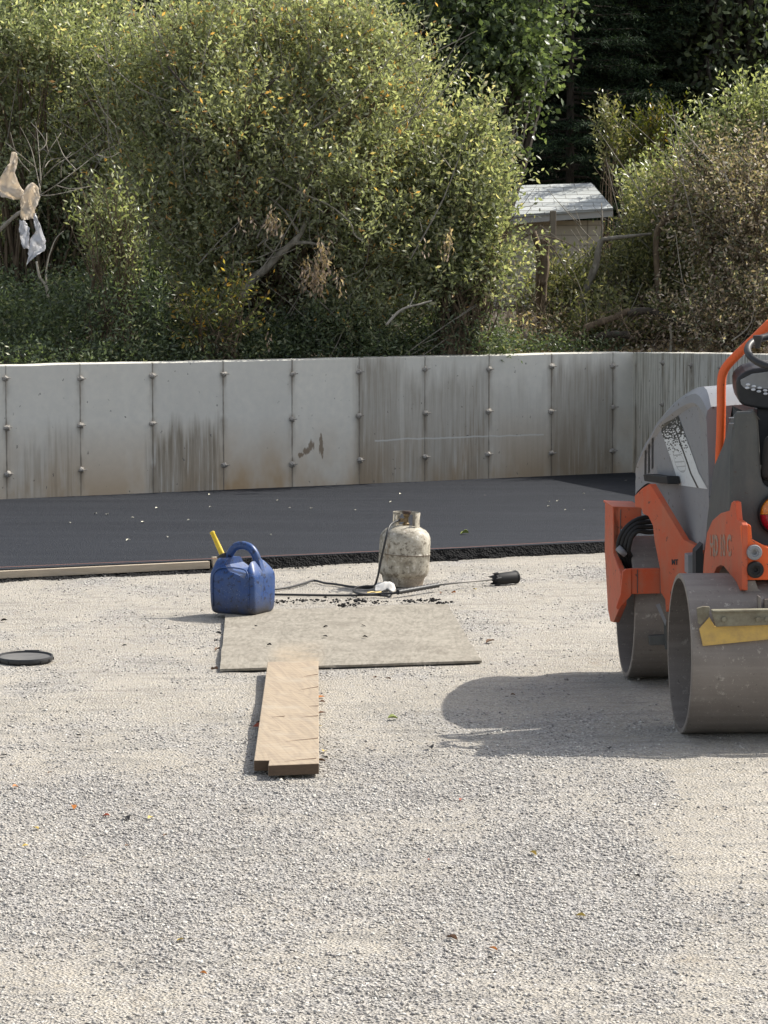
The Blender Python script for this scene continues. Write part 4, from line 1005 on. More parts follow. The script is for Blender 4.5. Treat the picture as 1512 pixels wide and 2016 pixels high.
# tail light
t = NT('amber_lens'); t.b.inputs['Coat Weight'].default_value = .6; M_amb = t.fin(t.mix(t.mrange(t.vor(t.coord(), 90), .1, .5, 0, 1), (.85, .33, .02), (.55, .16, .01)), .25)
t = NT('red_lens'); t.b.inputs['Coat Weight'].default_value = .6; M_red = t.fin(t.mix(t.mrange(t.vor(t.coord(), 90), .1, .5, 0, 1), (.50, .012, .035), (.28, .006, .02)), .25)
lc_ = RV(1533, 1012, -.005); lm = Matrix.Translation(lc_) @ face_matrix(Vector((0, 0, 0)), cU, -cV)
tl = MB(); tl.lathe([(0, -.01), (.092, -.01), (.094, .018), (.088, .026), (.084, .016), (0, .014)], 40, lm); tlo = rp('tail_light', tl, M_rb, auto=35)
for half, mt, nm in ((0, M_amb, 'amber_lens'), (1, M_red, 'red_lens')):
    mb = MB(); vs = []; K = 20
    for rr_, z in ((.084, .016), (.078, .026), (.05, .033), (0.0, .036)):
        for i in range(K + 1):
            a = math.pi * i / K + (math.pi if half else 0); vs.append(lm @ Vector((rr_ * math.cos(a), rr_ * math.sin(a) + (.0012 if not half else -.0012), z)))
    fs = [(j * (K + 1) + i, j * (K + 1) + i + 1, (j + 1) * (K + 1) + i + 1, (j + 1) * (K + 1) + i) for j in range(3) for i in range(K)]
    mb.add(vs, fs); mb.build(nm, mt, tlo, smooth=True)
tl2 = mirror(tl).build('tail_light', M_rb, roller, auto=35)
# orange hand rail
hr = [(1508, 644), (1490, 662), (1470, 681), (1446, 704), (1433, 718), (1424, 733), (1420.5, 752), (1420, 800), (1419, 850), (1417, 900), (1416, 940)]
pts = [RV(x, y, .64) for x, y in hr]; z0 = toL(pts[0])[2]
pts = [mir(p) for p in reversed(pts)] + [W(.53, .64, z0 + .012), W(.50, .64, z0 + .016), W(.48, .64, z0 + .008)][:2] + pts
mb = MB(); mb.tube(catmull(pts, 6), .0208, 16); rp('hand_rail', mb, M_or2, smooth=True)
# dash pod
dp = [(1450, 754), (1453, 745), (1460, 738), (1468, 732), (1484, 727), (1512, 724), (1570, 724), (1600, 730), (1600, 790), (1570, 806), (1512, 807), (1487, 804), (1464, 799), (1455, 792), (1451, 775)]
mb = MB(); mb.prism([RV(x, y, .50) for x, y in dp], cV * .13 + Vector((0, 0, .03))); pod = rp('dash_pod', mb, M_blk, bevel=.012, seg=3)
mb = MB()
sp_ = [(1458, 748), (1481, 736), (1512, 732), (1592, 733), (1592, 777), (1512, 779), (1488, 775), (1465, 764), (1459, 757)]
t = NT('silver_panel'); co = t.coord(); M_silv = t.fin(t.mix(t.noise(co, 30, 4), (.35, .36, .36), (.25, .26, .27)), .45)
mb.prism([RV(x, y, .497 - (y - 755) * -.0003) for x, y in sp_], cV * .008); mb.build('control_panel', M_silv, pod, bevel=.002)
t = NT('white_button'); M_btn = t.fin((.75, .77, .80), .4)
for x, y in ((1472.5, 757), (1484, 760.5), (1495.5, 763.5), (1471, 763.5), (1483, 767), (1494, 770.5), (1506.5, 768.5), (1507, 775)):
    mb = MB(); mb.lathe([(0, 0), (.0105, 0), (.010, .004), (0, .005)], 16, Matrix.Translation(RV(x, y, .496)) @ face_matrix(Vector((0, 0, 0)), cU, -cV) @ Matrix.Diagonal((1.0, .55, 1, 1))); mb.build('button', M_btn, pod, smooth=True)
mb = MB(); mb.prism([RV(x, y, .4955) for x, y in ((1478, 745), (1494, 743.5), (1494, 746), (1478, 747.5))], cV * .001); mb.build('panel_print', M_slot, pod)
mb = MB(); mb.prism([RV(x, y, .54) for x, y in ((1490, 803), (1600, 803), (1585, 960), (1500, 960))], cV * .08); rp('dash_column', mb, M_blk, bevel=.006)
# steering wheel
wc = RV(1548, 694, .40); tilt = Matrix.Rotation(RA, 4, 'Z') @ Matrix.Rotation(R_(24), 4, 'X')
swm = Matrix.Translation(wc) @ tilt
mb = MB(); mb.tube([swm @ Vector((.172 * math.cos(a), .172 * math.sin(a), 0)) for a in np.linspace(0, 2 * math.pi, 49)], .0165, 12, caps=False)
sw = rp('steering_wheel', mb, M_blk, smooth=True)
mb = MB()
for a in (100, 220, 340): mb.tube([swm @ Vector((.17 * math.cos(R_(a)), .17 * math.sin(R_(a)), 0)), swm @ Vector((.03 * math.cos(R_(a)), .03 * math.sin(R_(a)), -.03))], [.010, .014], 8)
mb.tube([swm @ Vector((0, 0, -.015)), swm @ Vector((0, 0, -.05)), RV(1548, 745, .5)], [.035, .03, .03], 16); mb.build('wheel_spokes', M_blk, sw, auto=40)
kb = RV(1492, 686, .37); mb = MB(); mb.lathe([(0, 0), (.011, 0), (.012, .02), (.020, .040), (.0225, .052), (.021, .058), (0, .060)], 20, Matrix.Translation(kb)); mb.build('spinner_knob', M_blk, sw, auto=40)
# seat and platform
mb = MB(); mb.prism([W(.34, .04, 1.02), W(.66, .04, 1.02), W(.66, .42, 1.04), W(.34, .42, 1.04)], (0, 0, .10)); rp('seat_cushion', mb, M_rb, bevel=.03, seg=4)
mb = MB(); mb.prism([W(.35, .0, 1.10), W(.65, .0, 1.10), W(.64, -.06, 1.30), W(.36, -.06, 1.30)], cV * .07); rp('seat_back', mb, M_rb, bevel=.03, seg=4)
mb = MB(); mb.prism([W(.30, .06, .72), W(.70, .06, .72), W(.70, .06, 1.0), W(.30, .06, 1.0)], cV * .30); mb.prism([W(.26, .40, .72), W(.74, .40, .72), W(.74, .40, .78), W(.26, .40, .78)], cV * .40); rp('seat_base', mb, M_slot, bevel=.004)

# ------------------------------------------------------------------ plants
def leafmat(name, stops, trans=.45, rough=.36, tcol=1.5, spec=.5):
    """leaf colour differs from leaf to leaf; light comes through"""
    t = NT(name); c = t.ramp(t.attr('rnd'), stops)
    t.fin(c, rough); t.b.inputs['Specular IOR Level'].default_value = spec
    tr = t.n('BsdfTranslucent'); c2 = t.mix(1.0, c, (tcol, tcol * 1.05, tcol * .55), 'MULTIPLY'); t.l(c2, tr.inputs[0])
    mx = t.n('MixShader'); mx.inputs[0].default_value = trans; t.l(t.b.outputs[0], mx.inputs[1]); t.l(tr.outputs[0], mx.inputs[2]); t.l(mx.outputs[0], t.out.inputs[0])
    return t.m
def bark(name, a, b):
    t = NT(name); co = t.coord(scale=(1, 1, .3)); n1 = t.noise(co, 22, 5, .65); return t.fin(t.mix(t.mrange(n1, .35, .65, 0, 1), a, b), .9, t.bump(n1, .6, .01))
B_grey = bark('grey_bark', (.17, .15, .12), (.34, .31, .26)); B_brown = bark('brown_bark', (.085, .06, .04), (.20, .15, .10)); B_dark = bark('dark_bark', (.03, .024, .018), (.08, .065, .05))
B_pale = bark('pale_dead_bark', (.28, .25, .20), (.46, .42, .35))

def unit(a): return a / np.maximum(np.linalg.norm(a, axis=-1, keepdims=True), 1e-9)
class Leaves:
    def __init__(s): s.V = []; s.R = []
    def add(s, P0, D, L, Wd, rnd):
        n = len(P0); q = unit(rng.normal(size=(n, 3))); S = unit(np.cross(D, q)); N = np.cross(D, S)
        L = np.broadcast_to(L, n)[:, None]; Wd = np.broadcast_to(Wd, n)[:, None]
        mid = P0 + D * L * .48; v = np.stack([P0, mid + S * Wd * .5 + N * Wd * .16, P0 + D * L + N * Wd * .1, mid - S * Wd * .5 + N * Wd * .16], 1)
        s.V.append(v); s.R.append(rnd)
    def build(s, name, mat, parent=None, origin=None):
        V = np.concatenate(s.V); R = np.concatenate(s.R); n = len(V); b = np.arange(n)[:, None] * 4
        F = np.concatenate([b + np.array([[0, 1, 2]]), b + np.array([[0, 2, 3]])], 1).reshape(-1, 3)
        return np_mesh(name, V.reshape(-1, 3), F, mat, parent, origin, attr={'rnd': np.repeat(R, 2)})
def pix(A):
    q = A - np.array(EYE); f = q @ np.array(FW); return 756 + q[:, 0] / f * FPX, 1008 - (q @ np.array(UP)) / f * FPX
GAPS = [(1035, 345, 1100, 428, .72), (1100, 345, 1215, 428, .9), (985, 428, 1150, 478, .7), (1030, 120, 1180, 352, .97), (1150, 428, 1215, 470, .55)]
def gap_mask(S0, tips):
    m = np.ones(len(S0), bool)
    for A in (S0, tips, (S0 + tips) / 2):
        x, y = pix(A)
        for x0, y0, x1, y1, p in GAPS: m &= ~((x > x0) & (x < x1) & (y > y0) & (y < y1) & (rng.random(len(x)) < p))
    return m
def shoots(S, D, Ls, step, lf, S0, D0, LenS, leaf_L, leaf_W, spread=.9, droop=0.0, bias=(0, 1), skip=.12, nmax=22, up=.25, gap=False):
    """leafy shoots: S0 starts, D0 directions, LenS lengths; leaves alternate along each"""
    if gap:
        m_ = gap_mask(S0, S0 + D0 * LenS[:, None]); S0, D0, LenS = S0[m_], D0[m_], LenS[m_]
    n = len(S0); k = np.arange(nmax); tpos = (k[None] + rng.uniform(0, .8, (n, 1))) * step
    ok = (tpos < LenS[:, None]) & (rng.random((n, nmax)) > skip)
    base = S0[:, None] + D0[:, None] * tpos[..., None]
    base[..., 2] += (up - droop) * tpos ** 2 / 1.0
    a = unit(np.cross(D0, unit(rng.normal(size=(n, 3))))); b = np.cross(D0, a)
    ph = rng.uniform(0, 6.28, (n, 1)) + k[None] * 2.4
    rad = a[:, None] * np.cos(ph)[..., None] + b[:, None] * np.sin(ph)[..., None]
    dirs = unit(D0[:, None] * .75 + rad * spread + rng.normal(0, .22, (n, nmax, 3)))
    dirs[..., 2] -= droop * .6; dirs = unit(dirs)
    P_ = base[ok]; Dd = dirs[ok]; m = len(P_)
    sz = rng.uniform(.65, 1.2, m)
    shoot_r = np.repeat(rng.uniform(-.12, .12, (n, 1)), nmax, 1)[ok]
    rnd = np.clip(bias[0] + (bias[1] - bias[0]) * rng.random(m) + shoot_r, 0, 1)
    lf.add(P_, Dd, leaf_L * sz, leaf_W * sz * rng.uniform(.85, 1.15, m), rnd)
    tips = S0 + D0 * LenS[:, None]; tips[:, 2] += (up - droop) * LenS ** 2
    return tips
def blob_starts(c, r, n, shell=.45, front=.0):
    """points inside an ellipsoid, thicker towards its skin, with outward directions"""
    d = unit(rng.normal(size=(n, 3)))
    if front: m = (d[:, 1] > .35) & (rng.random(n) < front); d[m, 1] *= -1
    rad = shell + (1 - shell) * rng.random(n) ** .7
    return np.array(c)[None] + d * rad[:, None] * np.array(r)[None], d
def grow(name, label, cat, base, blobs, n_shoot, mats, leaf=(.059, .0225), step=.032, slen=(.22, .5), stems=True, barkm=None, group=None, sub=26, subr=.33, upw=.8, droop=0, bias=(0, 1), skip=.12, stem_r=.035, seed=1, front=.35, extra=None, up=.25, twigs=220, spread=.9, sticks=0, stick_m=None):
    """shrub or tree: blobs are (pixel x, pixel y, depth, rx px, ry px, r depth m)"""
    base = Vector(base); root = empty(name, base, label=label, cat=cat, group=group)
    r_ = random.Random(seed); lf = Leaves(); centres = []
    for (px, py, Y, rx, ry, rd) in blobs:
        s = FPX / Y; c = P(px, py, Y); centres.append((c, (rx / s, rd, ry / s)))
    vol = [c[1][0] * c[1][2] for c in centres]; tot = sum(vol)
    clumps = []
    for (c, r), v in zip(centres, vol):
        k = max(5, int(sub * v / tot * len(centres)))
        st, d = blob_starts(c, (r[0] * .86, r[1] * .86, r[2] * .86), k, .15, front)
        for q, dd in zip(st, d): clumps.append((q, dd, min(subr, r[0], r[2] * .9) * r_.uniform(.6, 1.15)))
    per = n_shoot // len(clumps); tw = []
    for q, dd, sr in clumps:
        S0, d0 = blob_starts(q, (sr, sr * .9, sr * .8), per, .2, front)
        D0 = unit(d0 * .75 + dd[None] * .45 + np.array([0, -.12, upw])[None] + rng.normal(0, .18, d0.shape))
        D0[:, 2] -= droop; D0 = unit(D0)
        Ln = rng.uniform(*slen, per)
        tips = shoots(None, None, None, step, lf, S0, D0, Ln, leaf[0], leaf[1], spread=spread, droop=droop, bias=bias, skip=skip, up=up, gap=base.y < 31)
        for i in range(0, per, max(1, per * len(clumps) // max(twigs, 1))): tw.append((S0[i], D0[i], Ln[i]))
    if extra: extra(lf)
    lf.build('foliage', mats, root)
    if sticks:
        mb = MB()
        for _ in range(sticks):
            q, dd, sr = clumps[r_.randrange(len(clumps))]; q = Vector(q); a_ = q + Vector((r_.gauss(0, .2), -abs(r_.gauss(.15, .15)), -.35)); d_ = Vector((r_.gauss(0, .55), r_.gauss(0, .15), r_.uniform(.3, 1))).normalized(); l_ = r_.uniform(.5, 1.2)
            m_ = a_ + d_ * l_ * .5 + Vector((r_.gauss(0, .06), 0, r_.gauss(0, .04))); e_ = a_ + d_ * l_ + Vector((r_.gauss(0, .08), 0, .08)); r0 = r_.uniform(.003, .009)
            mb.tube(catmull([a_, m_, e_], 4), list(np.linspace(r0, r0 * .35, 9)), 5)
            for _k in range(2):
                f = r_.uniform(.2, .8); s_ = a_.lerp(e_, f); mb.tube([s_, s_ + Vector((r_.gauss(0, .14), 0, r_.uniform(.05, .25)))], [r0 * .5, r0 * .2], 4)
        mb.build('bare_branches', stick_m or B_grey, root)
    if stems:
        mb = MB()
        for q, dd, sr in clumps:
            b0 = base + Vector((r_.uniform(-.18, .18), r_.uniform(-.1, .1), -.05)); q = Vector(q)
            mid = b0.lerp(q, .5) + Vector((r_.uniform(-.15, .15), r_.uniform(-.1, .1), r_.uniform(-.15, .1)))
            ln = (q - b0).length; rr = stem_r * r_.uniform(.35, 1) * min(1, ln / 2)
            mb.tube(catmull([b0, b0.lerp(mid, .5) + Vector((r_.uniform(-.06, .06), 0, .05)), mid, q, q + Vector(tuple(dd)) * sr * .9], 4), list(np.linspace(rr, rr * .22, 17)), 6)
        for s_, d_, l_ in tw:
            s_ = Vector(s_); d_ = Vector(d_); mb.tube([s_ - d_ * .15, s_, s_ + d_ * l_ * .5 + Vector((0, 0, up * l_ * l_ * .25)), s_ + d_ * l_ + Vector((0, 0, up * l_ * l_))], [.006, .0045, .003, .0012], 4)
        mb.build('stems' if cat in ('shrub', 'bush') else 'trunk', barkm or B_brown, root)
    return root
ZB = 1.12
L_will = leafmat('willow_leaf', [(0, (.165, .182, .105)), (.30, (.225, .240, .155)), (.65, (.325, .338, .230)), (.93, (.46, .465, .345)), (.985, (.52, .43, .22)), (1, (.60, .34, .13))], .5, rough=.35)
L_left = leafmat('grey_green_leaf', [(0, (0.129, 0.149, 0.096)), (.4, (0.262, 0.288, 0.180)), (.8, (0.447, 0.471, 0.308)), (.95, (0.631, 0.628, 0.427)), (1, (0.800, 0.664, 0.401))], .4)
L_brt = leafmat('bright_green_leaf', [(0, (0.100, 0.114, 0.072)), (.45, (0.226, 0.246, 0.157)), (.85, (0.373, 0.380, 0.251)), (1, (0.602, 0.516, 0.355))], .5)
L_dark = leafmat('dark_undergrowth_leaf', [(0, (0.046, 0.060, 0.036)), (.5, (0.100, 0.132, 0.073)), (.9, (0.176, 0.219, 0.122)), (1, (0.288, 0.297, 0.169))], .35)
L_yell = leafmat('yellowing_leaf', [(0, (.07, .085, .035)), (.5, (.14, .155, .07)), (.82, (.25, .245, .11)), (.93, (.50, .38, .08)), (1, (.58, .32, .06))], .45)
L_oliv = leafmat('olive_tangle_leaf', [(0, (0.069, 0.078, 0.039)), (.5, (0.166, 0.173, 0.084)), (.85, (0.287, 0.274, 0.147)), (1, (0.511, 0.447, 0.269))], .4)
L_dead = leafmat('dead_pink_brown_leaf', [(0, (0.175, 0.128, 0.094)), (.5, (0.413, 0.306, 0.231)), (.85, (0.671, 0.524, 0.401)), (1, (0.800, 0.800, 0.671))], .35, .55)
L_vine = leafmat('vine_leaf', [(0, (.11, .12, .07)), (.30, (.20, .21, .13)), (.36, (.22, .165, .125)), (.7, (.38, .30, .235)), (.9, (.52, .43, .35)), (1, (.66, .58, .50))], .35, .5)
L_pale = leafmat('pale_privet_leaf', [(0, (0.113, 0.139, 0.069)), (.5, (0.254, 0.279, 0.139)), (.85, (0.423, 0.436, 0.257)), (1, (0.635, 0.635, 0.418))], .4)
L_map = leafmat('maple_leaf', [(0, (0.046, 0.063, 0.033)), (.5, (0.097, 0.131, 0.064)), (.9, (0.177, 0.225, 0.115)), (1, (0.285, 0.323, 0.170))], .42)
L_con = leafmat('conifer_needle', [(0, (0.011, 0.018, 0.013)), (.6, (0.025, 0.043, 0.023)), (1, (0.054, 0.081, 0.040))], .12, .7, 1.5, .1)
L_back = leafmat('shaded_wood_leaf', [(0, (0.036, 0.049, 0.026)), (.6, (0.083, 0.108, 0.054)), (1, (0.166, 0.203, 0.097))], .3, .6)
L_ylg = leafmat('yellow_green_leaf', [(0, (0.030, 0.040, 0.009)), (.5, (0.076, 0.087, 0.017)), (.9, (0.140, 0.134, 0.026)), (1, (0.218, 0.132, 0.034))], .45)  # leaf colour dimmed to stand for the partial shade on the sapling

# left shrub
grow('willow_shrub', 'grey green leafy shrub at the left edge behind the wall, above the torn plastic', 'shrub', P(60, 700, 27.6),
     [(40, 110, 27.6, 190, 110, .8), (200, 200, 27.5, 110, 150, .7), (40, 300, 27.9, 170, 150, .7), (190, 380, 27.9, 110, 160, .6), (60, 520, 28.1, 150, 110, .6), (110, 20, 27.9, 150, 60, .6)], 6000, L_left, seed=3, stem_r=.026, sub=22, twigs=240, sticks=110, stick_m=B_grey)
grow('willow_shrub', 'grey green leafy shrub farther left along the wall, past the bare branches', 'shrub', P(-330, 700, 27.8),
     [(-330, 150, 27.8, 190, 130, .8), (-300, 350, 27.6, 170, 150, .7), (-420, 500, 27.8, 190, 130, .7), (-180, 480, 27.9, 90, 140, .6), (-560, 300, 28.0, 140, 180, .8)], 2600, L_left, seed=4, stem_r=.026, sub=18, twigs=90)
# big centre shrub
def orange_bits(lf):
    for (px, py, rx, ry, n) in ((300, 270, 90, 40, 30), (520, 160, 120, 60, 35), (400, 420, 140, 90, 110), (450, 640, 60, 50, 110), (600, 200, 120, 80, 40), (200, 480, 50, 60, 50), (850, 200, 60, 120, 110), (700, 350, 120, 120, 90)):
        for _ in range(n):
            x, y = random.gauss(px, rx * .6), random.gauss(py, ry * .6); p = P(x, y, random.uniform(25.6, 26.6))
            lf.add(np.array([p]), unit(rng.normal(size=(1, 3)) + np.array([[0, 0, -.4]])), .05, .02, np.array([random.uniform(.92, 1)]))
grow('willow_shrub', 'large olive green willow like shrub filling the middle behind the wall, flecked with orange leaves', 'shrub', P(520, 700, 26.6),
     [(400, 130, 26.8, 150, 120, .8), (580, 110, 26.8, 150, 110, .8), (720, 190, 26.7, 130, 130, .8), (800, 300, 26.6, 90, 140, .7), (480, 280, 26.4, 170, 130, .9), (640, 330, 26.3, 150, 120, .9), (350, 400, 26.3, 130, 110, .8), (500, 430, 26.2, 150, 100, .8), (700, 480, 26.2, 130, 110, .8),
      (430, 560, 26.3, 120, 90, .6), (830, 500, 26.3, 90, 110, .7), (300, 250, 26.9, 120, 130, .7), (720, 630, 26.1, 110, 70, .5)], 11200, L_will, seed=5, stem_r=.045, sub=15, extra=orange_bits, barkm=B_brown, twigs=600, sticks=260, stick_m=B_grey)
# leaning grey limbs that show through the centre shrub
def limb(name, label, pts, r0, r1, mat, cat='branch', group=None, n=8, kids=None, steps=5):
    P3 = [P(*p) for p in pts]; mb = MB(); cp = catmull(P3, steps)
    rs = [r0 + (r1 - r0) * i / (len(cp) - 1) for i in range(len(cp))]; rs = [r * random.uniform(.9, 1.12) for r in rs]
    mb.tube(cp, rs, n)
    for kpts, a, b in (kids or []):
        kp = catmull([P(*p) for p in kpts], 4); mb.tube(kp, list(np.linspace(a, b, len(kp))), 5)
    o = mb.build(name, mat, origin=P3[0], smooth=True); tag(o, label, cat, group); return o
limb('leaning_limb', 'thick grey limb leaning up to the right in the middle of the large shrub', [(470, 590, 25.8), (498, 548, 25.8), (520, 532, 25.75), (548, 503, 25.75), (588, 466, 25.7), (603, 432, 25.8)], .045, .022, B_grey, kids=[([(575, 480, 25.72), (610, 478, 25.65), (650, 490, 25.6)], .02, .008), ([(548, 503, 25.75), (522, 480, 25.7), (530, 470, 25.7)], .012, .006), ([(590, 462, 25.7), (560, 415, 25.7), (520, 380, 25.8)], .016, .005)])
limb('arching_branch', 'thin pale branch arching down to the right through the large shrub', [(470, 320, 25.9), (540, 352, 25.75), (598, 382, 25.65), (648, 404, 25.6), (688, 437, 25.5), (698, 462, 25.5), (714, 474, 25.45)], .010, .006, B_pale)
limb('dark_branch', 'dark forked branch rising to the right in the upper large shrub', [(440, 300, 25.9), (480, 250, 25.8), (505, 205, 25.8), (530, 168, 25.8), (560, 140, 25.9)], .02, .009, B_dark, kids=[([(530, 168, 25.8), (505, 150, 25.8)], .008, .004), ([(330, 130, 25.8), (380, 190, 25.7), (440, 262, 25.7)], .009, .014)])
limb('dead_branch', 'crooked grey dead stem low in the shrub just right of centre', [(760, 640, 25.2), (790, 610, 25.2), (830, 598, 25.2), (850, 592, 25.2)], .012, .006, B_pale, kids=[([(805, 605, 25.2), (815, 585, 25.2), (818, 573, 25.2)], .006, .003)])
limb('root_branch', 'thin dark branch slanting down to a broken crown at lower left above the wall', [(95, 550, 25.5), (130, 572, 25.4), (165, 592, 25.4), (192, 612, 25.4)], .011, .016, B_dark,
     kids=[([(192, 612, 25.4), (170, 650, 25.3), (158, 670, 25.3)], .01, .006), ([(205, 612, 25.4), (222, 650, 25.3), (236, 696, 25.3)], .022, .009), ([(200, 612, 25.4), (250, 622, 25.5), (310, 632, 25.5), (360, 668, 25.5)], .03, .008)])
# bright broadleaf shrub on the right of it
grow('leafy_shrub', 'bright green shrub with long shoots reaching over the shed roof', 'shrub', P(900, 700, 26.0),
     [(880, 350, 26.4, 60, 60, .5), (925, 330, 26.5, 50, 40, .4), (910, 440, 26.2, 60, 70, .5), (960, 510, 26.1, 45, 70, .4), (880, 560, 26.1, 50, 60, .5), (950, 390, 26.3, 45, 40, .4), (985, 470, 26.3, 35, 50, .3), (935, 265, 26.6, 35, 25, .3)], 2500, L_brt, leaf=(.06, .026), step=.034, seed=8, sub=14, subr=.25, twigs=200,
     extra=lambda lf: [shoots(None, None, None, .036, lf, np.array([P(*a)]), unit(np.array([P(*b) - P(*a)])), np.array([(P(*b) - P(*a)).length]), .06, .024, up=.12, nmax=40) for a, b in
                       (((960, 350, 25.9), (1125, 338, 25.9)), ((930, 330, 25.9), (1070, 312, 25.9)), ((950, 280, 26), (1038, 240, 26)), ((960, 300, 26), (1035, 262, 26)), ((940, 240, 26), (985, 200, 26)), ((950, 380, 25.8), (1060, 355, 25.8)), ((990, 440, 25.8), (1055, 455, 25.8)), ((980, 520, 25.7), (1050, 560, 25.7)), ((970, 560, 25.7), (1030, 600, 25.7)), ((940, 300, 25.9), (1060, 330, 25.9)), ((960, 400, 25.8), (1040, 420, 25.8)))])
# yellow leaved patch, low
grow('yellowing_bush', 'small yellow leaved bush low behind the wall below the leaning limb', 'bush', P(450, 700, 25.2), [(440, 625, 25.1, 60, 50, .3), (400, 640, 25.1, 50, 40, .3)], 190, L_yell, seed=9, sub=10, subr=.2, twigs=30, slen=(.15, .35))
grow('upright_sapling', 'upright sapling with pale leaves in front of the dark hollow at left', 'sapling', P(215, 660, 25.0), [(225, 460, 24.95, 25, 40, .2), (195, 510, 24.95, 35, 30, .2), (250, 490, 25.0, 25, 35, .2), (235, 560, 25.0, 45, 35, .2)], 150, L_pale, leaf=(.058, .022), seed=12, sub=7, subr=.2, upw=2.2, up=.1, twigs=60, slen=(.3, .6), step=.04)
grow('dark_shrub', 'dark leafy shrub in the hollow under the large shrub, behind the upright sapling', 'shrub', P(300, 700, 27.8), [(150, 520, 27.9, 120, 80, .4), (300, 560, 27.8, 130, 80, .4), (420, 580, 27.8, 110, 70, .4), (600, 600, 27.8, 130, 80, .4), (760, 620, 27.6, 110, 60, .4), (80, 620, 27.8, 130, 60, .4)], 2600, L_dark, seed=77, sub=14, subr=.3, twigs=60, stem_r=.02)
# low undergrowth behind the wall, too thick to count
lf = Leaves()
for (x0, x1, yt, n, Y0, Y1) in ((-80, 330, 575, 3000, 24.6, 27.2), (300, 760, 640, 2300, 25.4, 26.4), (740, 1000, 655, 900, 25.8, 26.8)):
    xs = rng.uniform(x0, x1, n); Y = rng.uniform(Y0, Y1, n); top = yt + 55 * (vnoise(xs, Y * 30, .02, 9) - .3); ys = 715 - (715 - top) * rng.random(n) ** .8
    ymin = np.array([ (WA + wd * ((x - 756) / FPX * 24 + 3.11)).y for x in xs]) + .35; Y = np.maximum(Y, ymin)
    S0 = np.array([P(a, b, c) for a, b, c in zip(xs, ys, Y)]); D0 = unit(rng.normal(0, .5, (n, 3)) + np.array([0, -.15, .9]))
    shoots(None, None, None, .03, lf, S0, D0, rng.uniform(.12, .36, n), .05, .017, droop=.25, bias=(0, 1), nmax=12)
n = 3300; us_ = rng.uniform(-3.2, 6.2, n); off = rng.uniform(.24, .9, n)
S0 = np.array([list(WA + wd * u - wn * (o_)) for u, o_ in zip(us_, off)]); S0[:, 2] = 1.08 + rng.uniform(0, .12, n)
shoots(None, None, None, .03, lf, S0, unit(rng.normal(0, .6, (n, 3)) + np.array([0, -.1, .9])), rng.uniform(.08, .26, n), .045, .018, droop=.25, nmax=9)
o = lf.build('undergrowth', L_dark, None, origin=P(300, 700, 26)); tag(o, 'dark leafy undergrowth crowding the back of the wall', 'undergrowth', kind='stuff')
# dead brown leaf clusters hanging in the shrub
def hanging(px, py, n, h, seed, Y=25.1):
    lf = Leaves(); mb = MB(); r_ = random.Random(seed)
    for _ in range(n):
        x = px + r_.gauss(0, 22); y = py + r_.uniform(0, h); p = P(x, y, Y + r_.uniform(-.05, .1)); k = 9
        lf.add(np.array([p + Vector((r_.gauss(0, .02), 0, -.018 * i)) for i in range(k)]), unit(rng.normal(0, .45, (k, 3)) + np.array([0, 0, -1])), .05, .02, rng.uniform(0, .9, k))
    return lf
for i, (px, py, n, h) in enumerate(((625, 462, 34, 95), (525, 400, 12, 40), (480, 650, 5, 30), (880, 440, 6, 40))):
    o = hanging(px, py, n, h, i).build('dead_leaf_cluster', L_dead, None, origin=P(px, py, 25.1)); tag(o, ['wide cluster of dead brown leaves hanging right of the leaning limb', 'small dead brown leaf cluster hanging above the leaning limb', 'dead brown leaves just above the wall, below the yellow bush', 'dead brown leaves in the shrub at the shed side'][i], 'dead leaves')

# bare branches with the torn plastic
bb = []
for pts in (((78, 385), (110, 365), (150, 335), (190, 305), (240, 280)), ((78, 385), (82, 340), (95, 300), (120, 262)), ((80, 380), (70, 330), (60, 290), (40, 250)), ((85, 350), (110, 325), (150, 300), (200, 262)), ((80, 365), (78, 320), (74, 270), (70, 240)),
            ((110, 365), (140, 372), (175, 367)), ((78, 385), (110, 383), (180, 366)), ((95, 300), (85, 270), (60, 240)), ((150, 335), (128, 310), (118, 290), (108, 262)), ((70, 330), (40, 305), (10, 280)), ((60, 340), (35, 310), (20, 260)), ((190, 305), (215, 310), (235, 300)),
            ((120, 350), (122, 322), (140, 300)), ((88, 330), (100, 315), (130, 310)), ((74, 300), (90, 285), (92, 262))):
    bb.append(([(x, y, 24.75 + .1 * math.sin(i * 2 + x)) for i, (x, y) in enumerate(pts)], .006, .002))
limb('bare_branch', 'bare dead branches fanning up and right from the torn plastic at the left edge', [(-40, 485, 24.8), (0, 452, 24.8), (30, 425, 24.8), (55, 408, 24.8), (78, 385, 24.8)], .019, .012, B_grey, kids=bb)
limb('hanging_stick', 'short pale forked stick hanging below the white plastic', [(72, 515, 24.9), (78, 545, 24.85), (90, 562, 24.85), (95, 586, 24.85)], .010, .014, B_pale, kids=[([(91, 560, 24.85), (91, 530, 24.85), (98, 500, 24.85), (110, 470, 24.85), (125, 455, 24.9)], .009, .003)])
t = NT('white_plastic_film'); co = t.coord(); M_film = t.fin(t.mix(t.noise(co, 20, 4), (.9, .9, .92), (.75, .76, .78)), .35, t.bump(t.noise(co, 24, 4), .5, .01))
tr_ = t.n('BsdfTranslucent'); tr_.inputs[0].default_value = (.88, .88, .9, 1); mx = t.n('MixShader'); mx.inputs[0].default_value = .5; t.l(t.b.outputs[0], mx.inputs[1]); t.l(tr_.outputs[0], mx.inputs[2]); t.l(mx.outputs[0], t.out.inputs[0])
t = NT('cream_plastic_film'); co = t.coord(); M_film2 = t.fin(t.mix(t.noise(co, 14, 4), (.92, .84, .73), (.72, .64, .54)), .5, t.bump(t.noise(co, 24, 4), .5, .01))
